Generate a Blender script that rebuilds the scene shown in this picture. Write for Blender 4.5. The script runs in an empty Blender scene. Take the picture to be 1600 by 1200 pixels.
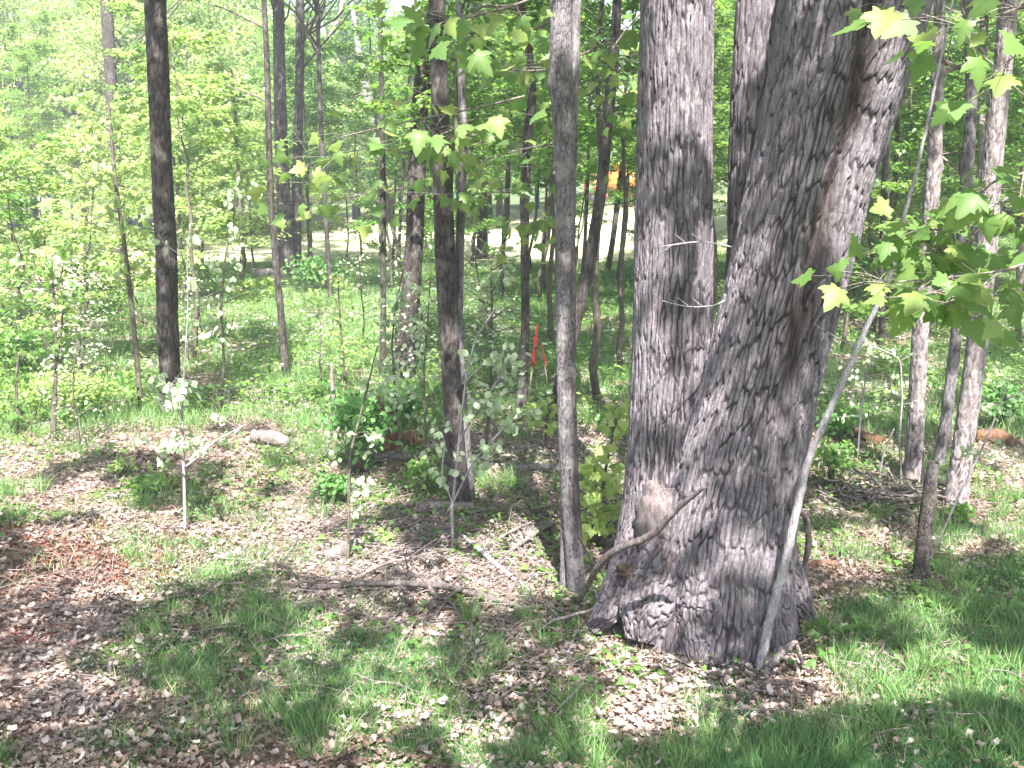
import bpy, math, random
import numpy as np
from mathutils import Vector, Matrix
R = math.radians
random.seed(7); rng = np.random.default_rng(7)
scene = bpy.context.scene

# ------------------------------------------------------------------ camera, world, sun, exposure
FPX = 1500.0; CZ = 3.0; PITCH = R(12.4)
cam_d = bpy.data.cameras.new('camera'); cam = bpy.data.objects.new('camera', cam_d)
scene.collection.objects.link(cam); scene.camera = cam
cam_d.sensor_width = 36; cam_d.lens = FPX/1600*36; cam_d.clip_start = .05; cam_d.clip_end = 2000
cam.location = (0, 0, CZ); cam.rotation_euler = (R(90)-PITCH, 0, 0)
SUN = np.array([.05, -.54, .85]); SUN /= np.linalg.norm(SUN)
world = bpy.data.worlds.new('World'); scene.world = world; world.use_nodes = True
wn = world.node_tree.nodes; wl = world.node_tree.links
bg = wn['Background']; sky = wn.new('ShaderNodeTexSky'); sky.sky_type = 'NISHITA'; sky.sun_disc = False
sky.sun_elevation = math.asin(SUN[2]); sky.sun_rotation = math.atan2(SUN[0], SUN[1]); sky.dust_density = 3.0
sky.air_density = 1.2
wl.new(sky.outputs[0], bg.inputs[0]); bg.inputs[1].default_value = .085
sun_d = bpy.data.lights.new('sun', 'SUN'); sun_d.energy = 5.0; sun_d.angle = R(.53); sun_d.color = (1, .955, .89)
sun_o = bpy.data.objects.new('sun', sun_d); scene.collection.objects.link(sun_o)
sun_o.rotation_euler = Vector(SUN).to_track_quat('Z', 'Y').to_euler(); sun_o.location = (-8, -8, 20)
vs = scene.view_settings; vs.view_transform = 'Standard'; vs.look = 'None'; vs.gamma = 1; vs.exposure = 2.6
vs.use_curve_mapping = False
scene.cycles.max_bounces = 7; scene.cycles.diffuse_bounces = 4; scene.cycles.transmission_bounces = 4
scene.cycles.glossy_bounces = 2; scene.cycles.transparent_max_bounces = 4
scene.cycles.caustics_reflective = False; scene.cycles.caustics_refractive = False

# ------------------------------------------------------------------ noise
def hsh(a, b, c=0):
    x = np.sin(a*127.1 + b*311.7 + c*74.7)*43758.5453
    return x - np.floor(x)
def vn(x, y, c=0):
    xi = np.floor(x); yi = np.floor(y); fx = x-xi; fy = y-yi
    fx = fx*fx*(3-2*fx); fy = fy*fy*(3-2*fy)
    a = hsh(xi, yi, c); b = hsh(xi+1, yi, c); d = hsh(xi, yi+1, c); e = hsh(xi+1, yi+1, c)
    return (a*(1-fx)+b*fx)*(1-fy) + (d*(1-fx)+e*fx)*fy
def fbm(x, y, o=3, c=0):
    s = 0; a = .5; n = 0
    for i in range(o):
        s = s + a*vn(x*2**i, y*2**i, c+i*3.7); n += a; a *= .5
    return s/n
def worley(s, t, L, cw, ch, seed):
    nx = max(3, round(L/cw)); x = s/L*nx; y = t/ch
    xi = np.floor(x); yi = np.floor(y)
    f1 = np.full(x.shape, 9.); f2 = f1.copy(); cid = np.zeros(x.shape)
    for dx in (-1, 0, 1):
        for dy in (-1, 0, 1):
            cx = xi+dx; cy = yi+dy; cm = np.mod(cx, nx)
            px = cx+.1+.8*hsh(cm, cy, seed); py = cy+.1+.8*hsh(cm, cy, seed+9)
            d = np.sqrt((px-x)**2+(py-y)**2); r = hsh(cm, cy, seed+17)
            m = d < f1; f2 = np.where(m, f1, np.minimum(f2, d)); cid = np.where(m, r, cid); f1 = np.where(m, d, f1)
    return f1, f2, cid
def sstep(a, b, x):
    t = np.clip((x-a)/(b-a), 0, 1); return t*t*(3-2*t)

# ------------------------------------------------------------------ placing: photo pixels -> world at a depth, and terrain
cp, sp_ = math.cos(PITCH), math.sin(PITCH)
def P(u, v, Y):
    a = (u-800)/FPX; b = (600-v)/FPX
    d = Vector((a, cp + b*sp_, -sp_ + b*cp)); k = Y/d.y
    return Vector((d.x*k, Y, CZ + d.z*k))
def depth(p): return p[1]*cp - (p[2]-CZ)*sp_
def proj(x, y, z):
    zz = z-CZ; d = np.maximum(y*cp - zz*sp_, .05); up = y*sp_ + zz*cp
    return 800+FPX*x/d, 600-FPX*up/d, d
def terr(x, y):
    h = .10*(vn(x*.35+4, y*.35, 1)-.5) + .05*(vn(x*1.1, y*1.1, 2)-.5) + .35*(vn(x*.08+3, y*.08+1, 3)-.5)*np.clip((y-8)/10, 0, 1)
    h = h + .16*np.exp(-((x+3.0)/2.2)**2-((y-10.6)/1.0)**2)            # low bank of litter, left
    h = h + .05*np.clip(y-16, 0, 30)*np.clip((x-3)/8, 0, 1)*.8          # ground lifts to the right
    return h
def tz(x, y): return float(terr(np.float64(x), np.float64(y)))
def G(u, v, lift=0):
    a = (u-800)/FPX; b = (600-v)/FPX
    d = (a, cp+b*sp_, -sp_+b*cp); k = 1.0
    for _ in range(3000):
        x, y, z = d[0]*k, d[1]*k, CZ+d[2]*k
        if z < tz(x, y): break
        k += max(.01, (z-tz(x, y))*.4)
        if k > 150: break
    return Vector((x, y, tz(x, y)+lift))

# light reaching the ground (0..9) and greenness, on 50 px cells of the photo, rows from y=400; read back in world space
LIT = '''88888886333333333222233334444444
88887777545554332222233333344444
77776777778875332222233333344444
88886777788875332222222333334444
99997798665553332222223333333444
89988854444332222277222334433333
54433333333222223277333333445566
75553456543322223377443333445677
46678899985544566577554454334567
34588888654467888777555555664445
22222222222345677776666666542100
11111111111111111346677767643110
11111111131111111234567777778875
11111111111113443333458888888888
11111111111111111234788741000111
11111111111111111221000000000000'''.split('\n')
GRN = '''33334444445555555555555555555555
45555555556666666666555444455555
45444544567776655554444444445555
76665446677776555555443333345555
88877433556665444444333333345555
53443343345544433333333333455555
33333333444443322222333333444433
44334444444333332222333333444433
32223345543322332223223333455544
21123334432111111222233333456655
11112234421111111233322222346788
11123344442345555444222233567899
12223454556777554445333444678899
22233343456777554552222222677776
33333333455666555663233357888888
54444444555666667888888899999999'''.split('\n')
def grid(a):
    return np.array([[int((r+'4'*32)[i]) for i in range(32)] for r in a], float)/9
LITG, GRNG = grid(LIT), np.clip(grid(GRN)+.0, 0, 1)
def gread(g, x, y):
    u, v, d = proj(x, y, terr(x, y))
    gx = np.clip(u/50-.5, 0, 31); gy = np.clip((v-400)/50-.5, 0, 15)
    x0 = np.minimum(gx.astype(int), 30); y0 = np.minimum(gy.astype(int), 14); fx = gx-x0; fy = gy-y0
    return (g[y0, x0]*(1-fx)+g[y0, x0+1]*fx)*(1-fy) + (g[y0+1, x0]*(1-fx)+g[y0+1, x0+1]*fx)*fy
def nn(x, y, s, c):   # noise spread to about 0..1
    return np.clip((fbm(x*s, y*s, 3, c)-.5)*2.6+.5, 0, 1)

# ------------------------------------------------------------------ mesh helpers
def mesh_np(name, V, F, mat=None, attrs=None, smooth=False):
    """F: list of int arrays, each (n,k)"""
    me = bpy.data.meshes.new(name); V = np.asarray(V, np.float32)
    me.vertices.add(len(V)); me.vertices.foreach_set('co', V.ravel())
    F = [np.asarray(f, np.int32) for f in F if len(f)]
    idx = np.concatenate([f.ravel() for f in F]); tot = np.concatenate([np.full(len(f), f.shape[1], np.int32) for f in F])
    st = np.concatenate([[0], np.cumsum(tot)[:-1]]).astype(np.int32)
    me.loops.add(len(idx)); me.loops.foreach_set('vertex_index', idx)
    me.polygons.add(len(tot)); me.polygons.foreach_set('loop_start', st); me.polygons.foreach_set('loop_total', tot)
    if smooth: me.polygons.foreach_set('use_smooth', np.ones(len(tot), bool))
    for k, a in (attrs or {}).items():
        at = me.attributes.new(k, 'FLOAT', 'POINT'); at.data.foreach_set('value', np.asarray(a, np.float32))
    me.update(calc_edges=True)
    if mat: me.materials.append(mat)
    return me
def link(name, me, parent=None, kind=None, loc=None):
    o = bpy.data.objects.new(name, me); scene.collection.objects.link(o)
    if parent is not None:
        o.parent = parent
        if parent.type == 'EMPTY': o.location = -parent.location   # meshes are written in world coordinates
    if loc is not None: o.location = loc
    if kind: o['kind'] = kind
    return o
def thing(name, label, cat, loc, group=None):
    o = bpy.data.objects.new(name, None); scene.collection.objects.link(o); o.location = loc
    o.empty_display_size = .2; o['label'] = label; o['category'] = cat
    if group: o['group'] = group
    return o
def tag(o, label, cat, group=None):
    o['label'] = label; o['category'] = cat
    if group: o['group'] = group
    return o
class MB:
    def __init__(s): s.V = []; s.Q = []; s.T = []; s.n = 0; s.A = []
    def tube(s, pts, rad, seg=8, cap=True, a=0., rough=0.):
        pts = np.asarray([tuple(p) for p in pts], float); n = len(pts); rad = np.asarray(rad, float)
        tg = np.gradient(pts, axis=0); tg /= np.linalg.norm(tg, axis=1)[:, None]+1e-9
        ref = np.array([1., 0, 0]) if abs(tg[:, 0]).mean() < .8 else np.array([0, 0, 1.])
        U = ref - tg*(tg@ref)[:, None]; U /= np.linalg.norm(U, axis=1)[:, None]; W = np.cross(tg, U)
        th = np.linspace(0, 2*np.pi, seg, endpoint=False)
        r = rad[:, None]*np.ones(seg)
        if rough: r = r*(1+rough*(rng.random((n, seg))-.5)*2)
        ring = pts[:, None, :] + r[:, :, None]*(np.cos(th)[None, :, None]*U[:, None, :] + np.sin(th)[None, :, None]*W[:, None, :])
        b = s.n; s.V.append(ring.reshape(-1, 3)); s.n += n*seg; s.A.append(np.full(n*seg, a))
        i = np.arange(n-1)[:, None]*seg; j = np.arange(seg)[None, :]; j2 = (j+1) % seg
        s.Q.append((np.stack([i+j, i+j2, i+seg+j2, i+seg+j], -1)+b).reshape(-1, 4))
        if cap:
            for k, rev in ((0, True), (n-1, False)):
                s.V.append(pts[k][None]); s.A.append(np.full(1, a)); c = s.n; s.n += 1
                e = b+k*seg+np.arange(seg); f = b+k*seg+(np.arange(seg)+1) % seg
                s.T.append(np.stack([f, e, np.full(seg, c)] if rev else [e, f, np.full(seg, c)], -1))
    def box(s, c, size, rot=0., a=0.):
        c = np.array(c, float); h = np.array(size, float)/2
        v = np.array([[x, y, z] for x in (-1, 1) for y in (-1, 1) for z in (-1, 1)], float)*h
        cr, sr = math.cos(rot), math.sin(rot); v = np.stack([v[:, 0]*cr-v[:, 1]*sr, v[:, 0]*sr+v[:, 1]*cr, v[:, 2]], -1)+c
        q = np.array([[0, 1, 3, 2], [4, 6, 7, 5], [0, 4, 5, 1], [2, 3, 7, 6], [0, 2, 6, 4], [1, 5, 7, 3]])+s.n
        s.V.append(v); s.Q.append(q); s.A.append(np.full(8, a)); s.n += 8
    def mesh(s, name, mat, smooth=True):
        F = []
        if s.Q: F.append(np.concatenate(s.Q))
        if s.T: F.append(np.concatenate(s.T))
        return mesh_np(name, np.concatenate(s.V), F, mat, {'tint': np.concatenate(s.A)}, smooth)

def wig(p0, p1, n, amp):
    p0 = np.array(tuple(p0)); p1 = np.array(tuple(p1)); t = np.linspace(0, 1, n)[:, None]
    L = np.linalg.norm(p1-p0); o = rng.normal(0, 1, (n, 3)); o = np.cumsum(o, 0)*amp*L/math.sqrt(n)
    o -= o[0]+(o[-1]-o[0])*t
    return p0+(p1-p0)*t+o

# leaf templates (x across, y to the tip, z up), triangle fans
def fan(out, fold=.0, droop=0.):
    o = np.array(out, float); z = -fold*np.abs(o[:, 0]) - droop*o[:, 1]**2
    V = np.concatenate([[[0, .35, 0]], np.c_[o, z]]); n = len(o)
    F = np.array([[0, i+1, (i+1) % n+1] for i in range(n)])
    return V, F
KITE = (np.array([[0, 0, 0], [.36, .45, -.06], [0, 1, -.08], [-.36, .45, -.06]]), np.array([[0, 1, 2], [0, 2, 3]]))
OVAL = (np.array([[0, 0, 0], [.3, .25, -.05], [.36, .55, -.07], [0, 1, -.15], [-.36, .55, -.07], [-.3, .25, -.05]]),
        np.array([[0, 1, 2], [0, 2, 3], [0, 3, 4], [0, 4, 5]]))
MAPLE_S = fan([(0, 0), (.34, -.05), (.5, .3), (.24, .45), (0, 1), (-.24, .45), (-.5, .3), (-.34, -.05)], .15, .2)
half = [(.06, .02), (.2, -.08), (.34, -.1), (.30, .06), (.52, .14), (.64, .36), (.47, .36), (.42, .44), (.33, .44), (.30, .54), (.36, .62), (.22, .66), (.16, .84)]
MAPLE_L = fan([(0, 0)]+half+[(0, 1.06)]+[(-a, b) for a, b in half[::-1]], .14, .18)
DEAD = (np.array([[0, 0, .1], [.34, .16, .3], [.26, .62, .22], [.12, 1, .3], [-.34, .8, .26], [-.24, .3, .1], [0, .5, -.08]]),
        np.array([[6, 0, 1], [6, 1, 2], [6, 2, 3], [6, 3, 4], [6, 4, 5], [6, 5, 0]]))
def cloud(pos, tip, nor, size, tmpl, tint=None, jit=.0):
    """numpy leaf mesh arrays"""
    pos = np.asarray(pos, float); tip = np.asarray(tip, float); nor = np.asarray(nor, float)
    tip = tip/(np.linalg.norm(tip, axis=1)[:, None]+1e-9)
    X = np.cross(tip, nor); X /= np.linalg.norm(X, axis=1)[:, None]+1e-9; Z = np.cross(X, tip)
    T, F = tmpl; n = len(pos); k = len(T); size = np.broadcast_to(np.asarray(size, float), (n,))
    V = pos[:, None, :] + size[:, None, None]*(T[None, :, 0:1]*X[:, None]+T[None, :, 1:2]*tip[:, None]+T[None, :, 2:3]*Z[:, None])
    FF = (F[None]+(np.arange(n)*k)[:, None, None]).reshape(-1, F.shape[1])
    if tint is None: tint = rng.random(n)
    return V.reshape(-1, 3), FF, np.repeat(tint, k)
def cloud_mesh(name, mat, *a, **k):
    V, F, t = cloud(*a, **k); return mesh_np(name, V, [F], mat, {'tint': t})
def rdir(n, zmin=-1, zmax=1):
    z = rng.uniform(zmin, zmax, n); a = rng.uniform(0, 2*np.pi, n); r = np.sqrt(1-z*z)
    return np.stack([r*np.cos(a), r*np.sin(a), z], -1)

# ------------------------------------------------------------------ materials
def newmat(name):
    m = bpy.data.materials.new(name); m.use_nodes = True; nt = m.node_tree; nt.nodes.clear()
    return m, nt, nt.nodes.new, nt.links.new
def ramp(N, L, fac, cols):
    r = N('ShaderNodeValToRGB'); L(fac, r.inputs[0]); e = r.color_ramp.elements
    while len(e) < len(cols): e.new(.5)
    for i, (p, c) in enumerate(cols): e[i].position = p; e[i].color = (*c, 1)
    return r.outputs[0]
def leaf_mat(name, cols, tcols, trans=.45, rough=.5, spec=.35):
    m, nt, N, L = newmat(name)
    at = N('ShaderNodeAttribute'); at.attribute_name = 'tint'
    oi = N('ShaderNodeObjectInfo'); ma = N('ShaderNodeMath'); ma.operation = 'ADD'
    mu = N('ShaderNodeMath'); mu.operation = 'MULTIPLY'; mu.inputs[1].default_value = .35; L(oi.outputs['Random'], mu.inputs[0])
    L(at.outputs['Fac'], ma.inputs[0]); L(mu.outputs[0], ma.inputs[1])
    di = N('ShaderNodeMath'); di.operation = 'DIVIDE'; di.inputs[1].default_value = 1.35; L(ma.outputs[0], di.inputs[0])
    c = ramp(N, L, di.outputs[0], cols); tc = ramp(N, L, di.outputs[0], tcols)
    p = N('ShaderNodeBsdfPrincipled'); L(c, p.inputs['Base Color']); p.inputs['Roughness'].default_value = rough
    p.inputs['Specular IOR Level'].default_value = spec
    t = N('ShaderNodeBsdfTranslucent'); L(tc, t.inputs[0])
    mx = N('ShaderNodeMixShader'); mx.inputs[0].default_value = trans; L(p.outputs[0], mx.inputs[1]); L(t.outputs[0], mx.inputs[2])
    o = N('ShaderNodeOutputMaterial'); L(mx.outputs[0], o.inputs[0]); return m
G3 = lambda a, b, c: [(0., a), (.5, b), (1., c)]
M = {}
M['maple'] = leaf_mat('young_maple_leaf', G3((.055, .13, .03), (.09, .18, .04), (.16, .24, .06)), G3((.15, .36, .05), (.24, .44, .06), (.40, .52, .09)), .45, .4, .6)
M['near'] = leaf_mat('near_maple_leaf', G3((.07, .14, .04), (.12, .20, .055), (.22, .28, .08)), G3((.16, .30, .06), (.25, .38, .08), (.4, .46, .12)), .5)
M['pale'] = leaf_mat('pale_aspen_leaf', G3((.2, .28, .15), (.32, .40, .25), (.48, .54, .40)), G3((.25, .4, .12), (.35, .48, .2), (.5, .55, .3)), .35)
M['bright'] = leaf_mat('sunlit_tone_maple_leaf', G3((.13, .23, .06), (.21, .31, .09), (.36, .42, .17)), G3((.28, .46, .09), (.42, .56, .15), (.6, .64, .28)), .45, .4, .6)  # paler maple leaf: sunlit, hazy look put into the colour
M['yellow'] = leaf_mat('yellow_green_leaf', G3((.20, .30, .08), (.30, .38, .12), (.42, .48, .20)), G3((.4, .56, .12), (.55, .66, .18), (.68, .72, .28)), .5)  # yellow-green of its own, made brighter to stand in for missing sun
M['dark'] = leaf_mat('canopy_leaf', G3((.04, .10, .02), (.06, .14, .02), (.10, .18, .03)), G3((.10, .28, .03), (.15, .33, .04), (.2, .36, .04)), .35)
M['shrub'] = leaf_mat('shrub_leaf', G3((.05, .14, .04), (.08, .19, .05), (.13, .25, .07)), G3((.12, .34, .06), (.18, .4, .07), (.28, .46, .09)), .4)
M['grass'] = leaf_mat('grass_blade', G3((.08, .17, .05), (.13, .24, .08), (.26, .34, .15)), G3((.12, .3, .05), (.16, .34, .06), (.34, .42, .14)), .3)
M['lawn'] = leaf_mat('lawn_blade', G3((.045, .13, .05), (.07, .17, .06), (.13, .23, .09)), G3((.09, .3, .08), (.14, .34, .1), (.28, .42, .16)), .3)
M['straw'] = leaf_mat('dry_grass_blade', G3((.3, .25, .15), (.4, .34, .22), (.5, .45, .3)), G3((.3, .25, .15), (.4, .34, .2), (.5, .42, .28)), .2)
M['dead'] = leaf_mat('fallen_leaf', [(0, (.06, .038, .03)), (.25, (.14, .092, .075)), (.5, (.25, .19, .17)), (.75, (.40, .345, .325)), (1, (.58, .54, .53))],
                     G3((.2, .1, .05), (.3, .2, .13), (.4, .3, .25)), .12, .6, .4)
M['red'] = leaf_mat('red_rotten_wood', G3((.10, .03, .02), (.16, .055, .035), (.26, .12, .08)), G3((.12, .04, .02), (.16, .05, .03), (.2, .09, .05)), .05)

def bark_mat(name, dark, mid, light, sc=1., lichen=.3, geo=True, bump=.5, warm=None):
    m, nt, N, L = newmat(name)
    tc = N('ShaderNodeTexCoord'); mp = N('ShaderNodeMapping'); mp.inputs['Scale'].default_value = (sc, sc, sc*.22)
    L(tc.outputs['Object'], mp.inputs[0])
    n1 = N('ShaderNodeTexNoise'); n1.inputs['Scale'].default_value = 26; n1.inputs['Detail'].default_value = 8; n1.inputs['Roughness'].default_value = .65
    L(mp.outputs[0], n1.inputs['Vector'])
    n2 = N('ShaderNodeTexNoise'); n2.inputs['Scale'].default_value = 5*sc; n2.inputs['Detail'].default_value = 6; L(tc.outputs['Object'], n2.inputs['Vector'])
    n3 = N('ShaderNodeTexNoise'); n3.inputs['Scale'].default_value = 110; n3.inputs['Detail'].default_value = 4; L(tc.outputs['Object'], n3.inputs['Vector'])
    base = ramp(N, L, n1.outputs['Fac'], [(.34, dark), (.5, mid), (.68, light)])
    at = N('ShaderNodeAttribute'); at.attribute_name = 'bark'
    col = base
    def mix(fac, a, b, t='MIX'):
        x = N('ShaderNodeMix'); x.data_type = 'RGBA'; x.blend_type = t
        if isinstance(fac, float): x.inputs[0].default_value = fac
        else: L(fac, x.inputs[0])
        for k, q in ((6, a), (7, b)):
            if isinstance(q, tuple): x.inputs[k].default_value = (*q, 1)
            else: L(q, x.inputs[k])
        return x.outputs[2]
    if geo:
        f = ramp(N, L, at.outputs['Fac'], [(.1, (0, 0, 0)), (.7, (1, 1, 1))])
        col = mix(f, tuple(c*.45 for c in dark), col)
        pl = N('ShaderNodeAttribute'); pl.attribute_name = 'plate'
        col = mix(1.0, col, ramp(N, L, pl.outputs['Fac'], [(0, (.72, .70, .72)), (.5, (1, 1, 1)), (1, (1.25, 1.22, 1.25))]), 'MULTIPLY')
    lf = ramp(N, L, n2.outputs['Fac'], [(.52, (0, 0, 0)), (.66, (lichen, lichen, lichen))])
    col = mix(lf, col, (.36, .37, .33))
    sf = ramp(N, L, n3.outputs['Fac'], [(.35, (.72,)*3), (.65, (1.15,)*3)]); col = mix(1.0, col, sf, 'MULTIPLY')
    st = N('ShaderNodeAttribute'); st.attribute_name = 'stain'
    col = mix(st.outputs['Fac'], col, warm or (.07, .045, .03))
    p = N('ShaderNodeBsdfPrincipled'); L(col, p.inputs['Base Color']); p.inputs['Roughness'].default_value = .85; p.inputs['Specular IOR Level'].default_value = .25
    b1 = N('ShaderNodeBump'); b1.inputs['Strength'].default_value = bump; b1.inputs['Distance'].default_value = .02; L(n1.outputs['Fac'], b1.inputs['Height'])
    b2 = N('ShaderNodeBump'); b2.inputs['Strength'].default_value = .5; b2.inputs['Distance'].default_value = .004; L(n3.outputs['Fac'], b2.inputs['Height']); L(b1.outputs[0], b2.inputs['Normal'])
    L(b2.outputs[0], p.inputs['Normal'])
    o = N('ShaderNodeOutputMaterial'); L(p.outputs[0], o.inputs[0]); return m
M['oak'] = bark_mat('oak_bark', (.066, .054, .062), (.128, .112, .128), (.20, .182, .205), 1.5, .10, warm=(.030, .021, .018))
M['grey'] = bark_mat('grey_maple_bark', (.085, .073, .078), (.125, .112, .122), (.20, .185, .20), 1.6, .28, bump=.6)
M['brown'] = bark_mat('dark_cherry_bark', (.028, .022, .020), (.052, .043, .041), (.10, .088, .086), 1.4, .12, bump=.9)
M['tan'] = bark_mat('pinkish_bark', (.11, .088, .09), (.20, .17, .175), (.32, .29, .30), 1.4, .3, bump=.9)
M['pole'] = bark_mat('dead_sapling_bark', (.15, .13, .14), (.25, .225, .24), (.38, .35, .38), 2.5, .4, geo=False)
M['twig'] = bark_mat('twig_bark', (.09, .07, .065), (.17, .14, .13), (.30, .26, .25), 3, .2, geo=False)
M['stem'] = bark_mat('sapling_bark', (.05, .04, .03), (.09, .075, .06), (.16, .14, .12), 3, .2, geo=False)
M['log'] = bark_mat('weathered_log', (.07, .055, .05), (.14, .115, .11), (.25, .22, .215), 2, .3, geo=False, bump=.8)
M['shade_wood'] = bark_mat('shaded_tone_deadwood', (.04, .03, .028), (.085, .068, .068), (.16, .135, .135), 2, .2, geo=False, bump=.8)  # darker copy of the log wood, shade put into the colour
M['rot'] = bark_mat('rotten_wood', (.05, .025, .015), (.12, .06, .035), (.24, .13, .08), 2, .1, geo=False, bump=1.)

def plain(name, col, rough=.5, metal=0., var=.25, sc=8):
    m, nt, N, L = newmat(name); tc = N('ShaderNodeTexCoord'); n = N('ShaderNodeTexNoise'); n.inputs['Scale'].default_value = sc; n.inputs['Detail'].default_value = 5
    L(tc.outputs['Object'], n.inputs['Vector'])
    c = ramp(N, L, n.outputs['Fac'], [(.3, tuple(x*(1-var) for x in col)), (.7, tuple(min(1, x*(1+var)) for x in col))])
    p = N('ShaderNodeBsdfPrincipled'); L(c, p.inputs['Base Color']); p.inputs['Roughness'].default_value = rough; p.inputs['Metallic'].default_value = metal
    o = N('ShaderNodeOutputMaterial'); L(p.outputs[0], o.inputs[0]); return m
M['flag'] = plain('red_flagging', (.62, .05, .06), .4)
M['flagp'] = plain('orange_red_paint', (.6, .11, .04), .5)
M['lath'] = plain('bare_lath', (.42, .32, .2), .8)
M['redpaint'] = plain('red_machine_paint', (.80, .05, .04), .35)
M['orange'] = plain('orange_machine_paint', (.80, .24, .04), .4)
M['tyre'] = plain('rubber', (.03, .03, .03), .8)
M['teal'] = plain('teal_paint', (.04, .28, .2), .5)

# ground
def ground_mat():
    m, nt, N, L = newmat('forest_floor')
    tc = N('ShaderNodeTexCoord').outputs['Object']
    def noise(s, d=6, r=.6):
        n = N('ShaderNodeTexNoise'); n.inputs['Scale'].default_value = s; n.inputs['Detail'].default_value = d; n.inputs['Roughness'].default_value = r; L(tc, n.inputs['Vector']); return n.outputs['Fac']
    def mix(fac, a, b, t='MIX'):
        x = N('ShaderNodeMix'); x.data_type = 'RGBA'; x.blend_type = t; L(fac, x.inputs[0])
        for k, q in ((6, a), (7, b)):
            if isinstance(q, tuple): x.inputs[k].default_value = (*q, 1)
            else: L(q, x.inputs[k])
        return x.outputs[2]
    vo = N('ShaderNodeTexVoronoi'); vo.inputs['Scale'].default_value = 26; L(tc, vo.inputs['Vector'])
    sep = N('ShaderNodeSeparateColor'); L(vo.outputs['Color'], sep.inputs[0])
    lit = ramp(N, L, sep.outputs[0], [(0, (.10, .06, .045)), (.35, (.20, .13, .10)), (.7, (.34, .26, .23)), (1, (.48, .42, .40))])
    soil = ramp(N, L, noise(14), [(.3, (.035, .024, .018)), (.7, (.12, .075, .055))])
    lf = ramp(N, L, noise(9, 8, .7), [(.4, (0, 0, 0)), (.6, (1, 1, 1))])
    c = mix(lf, soil, lit)
    def attr(n):
        a = N('ShaderNodeAttribute'); a.attribute_name = n; return a.outputs['Fac']
    gcol = ramp(N, L, noise(20, 6), [(.3, (.03, .06, .015)), (.7, (.09, .15, .035))])
    c = mix(attr('green'), c, gcol)
    rc = ramp(N, L, noise(30, 6), [(.3, (.07, .022, .016)), (.7, (.19, .065, .042))]); c = mix(attr('rust'), c, rc)
    pc = ramp(N, L, noise(1.3, 9, .75), [(.3, (.16, .22, .08)), (.5, (.38, .38, .22)), (.7, (.55, .50, .36))]); c = mix(attr('field'), c, pc)
    bc = ramp(N, L, noise(2, 6), [(.3, (.36, .27, .24)), (.7, (.52, .43, .40))]); c = mix(attr('bare'), c, bc)
    p = N('ShaderNodeBsdfPrincipled'); L(c, p.inputs['Base Color']); p.inputs['Roughness'].default_value = .9; p.inputs['Specular IOR Level'].default_value = .2
    b = N('ShaderNodeBump'); b.inputs['Strength'].default_value = .8; b.inputs['Distance'].default_value = .02; L(noise(35, 8, .7), b.inputs['Height']); L(b.outputs[0], p.inputs['Normal'])
    o = N('ShaderNodeOutputMaterial'); L(p.outputs[0], o.inputs[0]); return m
M['ground'] = ground_mat()
def build_ground():
    xs = np.unique(np.r_[np.linspace(-400, -40, 12), np.linspace(-40, -12, 40), np.linspace(-12, 12, 400), np.linspace(12, 40, 40), np.linspace(40, 400, 12)])
    ys = np.unique(np.r_[np.linspace(-60, 2, 30), np.linspace(2, 20, 360), np.linspace(20, 60, 120), np.linspace(60, 600, 30)])
    X, Y = np.meshgrid(xs, ys); Z = terr(X, Y)
    near = (Y < 24) & (abs(X) < 14); Z = Z+np.where(near, .02*(fbm(X*6, Y*6, 3, 5)-.5), 0)
    n = len(xs); i = np.arange(len(ys)-1)[:, None]*n; j = np.arange(n-1)[None]
    Q = np.stack([i+j, i+j+1, i+n+j+1, i+n+j], -1).reshape(-1, 4)
    u, v, d = proj(X, Y, Z)
    g = gread(GRNG, X, Y)*.9; gn = nn(X, Y, 1.6, 11); green = sstep(-.15, .25, g-gn*.8)
    rust = np.exp(-((u-60)/130)**2-((v-870)/48)**2)+.8*np.exp(-((u-130)/60)**2-((v-830)/22)**2)+.5*np.exp(-((u-40)/90)**2-((v-985)/40)**2)
    rust = sstep(.25, .8, rust*(.5+nn(X, Y, 3, 21)))*(Y > 3)
    field = sstep(33, 36, Y+1.5*nn(X, Y, .4, 3)+.0*X)*sstep(-14, -9, X)*(1-sstep(14, 20, X))*(1-sstep(66, 72, Y))
    bare = sstep(-7, -8.5, X)*0+sstep(24, 27, Y)*(1-sstep(36, 40, Y))*sstep(-9.0, -12.5, X+1.5*nn(X, Y, .5, 9))
    bare = np.where(X < -5, bare, 0)
    green = np.where(Y > 22, np.maximum(green, .75), green)
    me = mesh_np('ground', np.stack([X, Y, Z], -1).reshape(-1, 3), [Q], M['ground'],
                 {'green': green.ravel(), 'rust': rust.ravel(), 'field': field.ravel(), 'bare': bare.ravel()}, True)
    return link('forest_floor', me, kind='structure')
floor = build_ground()

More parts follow.
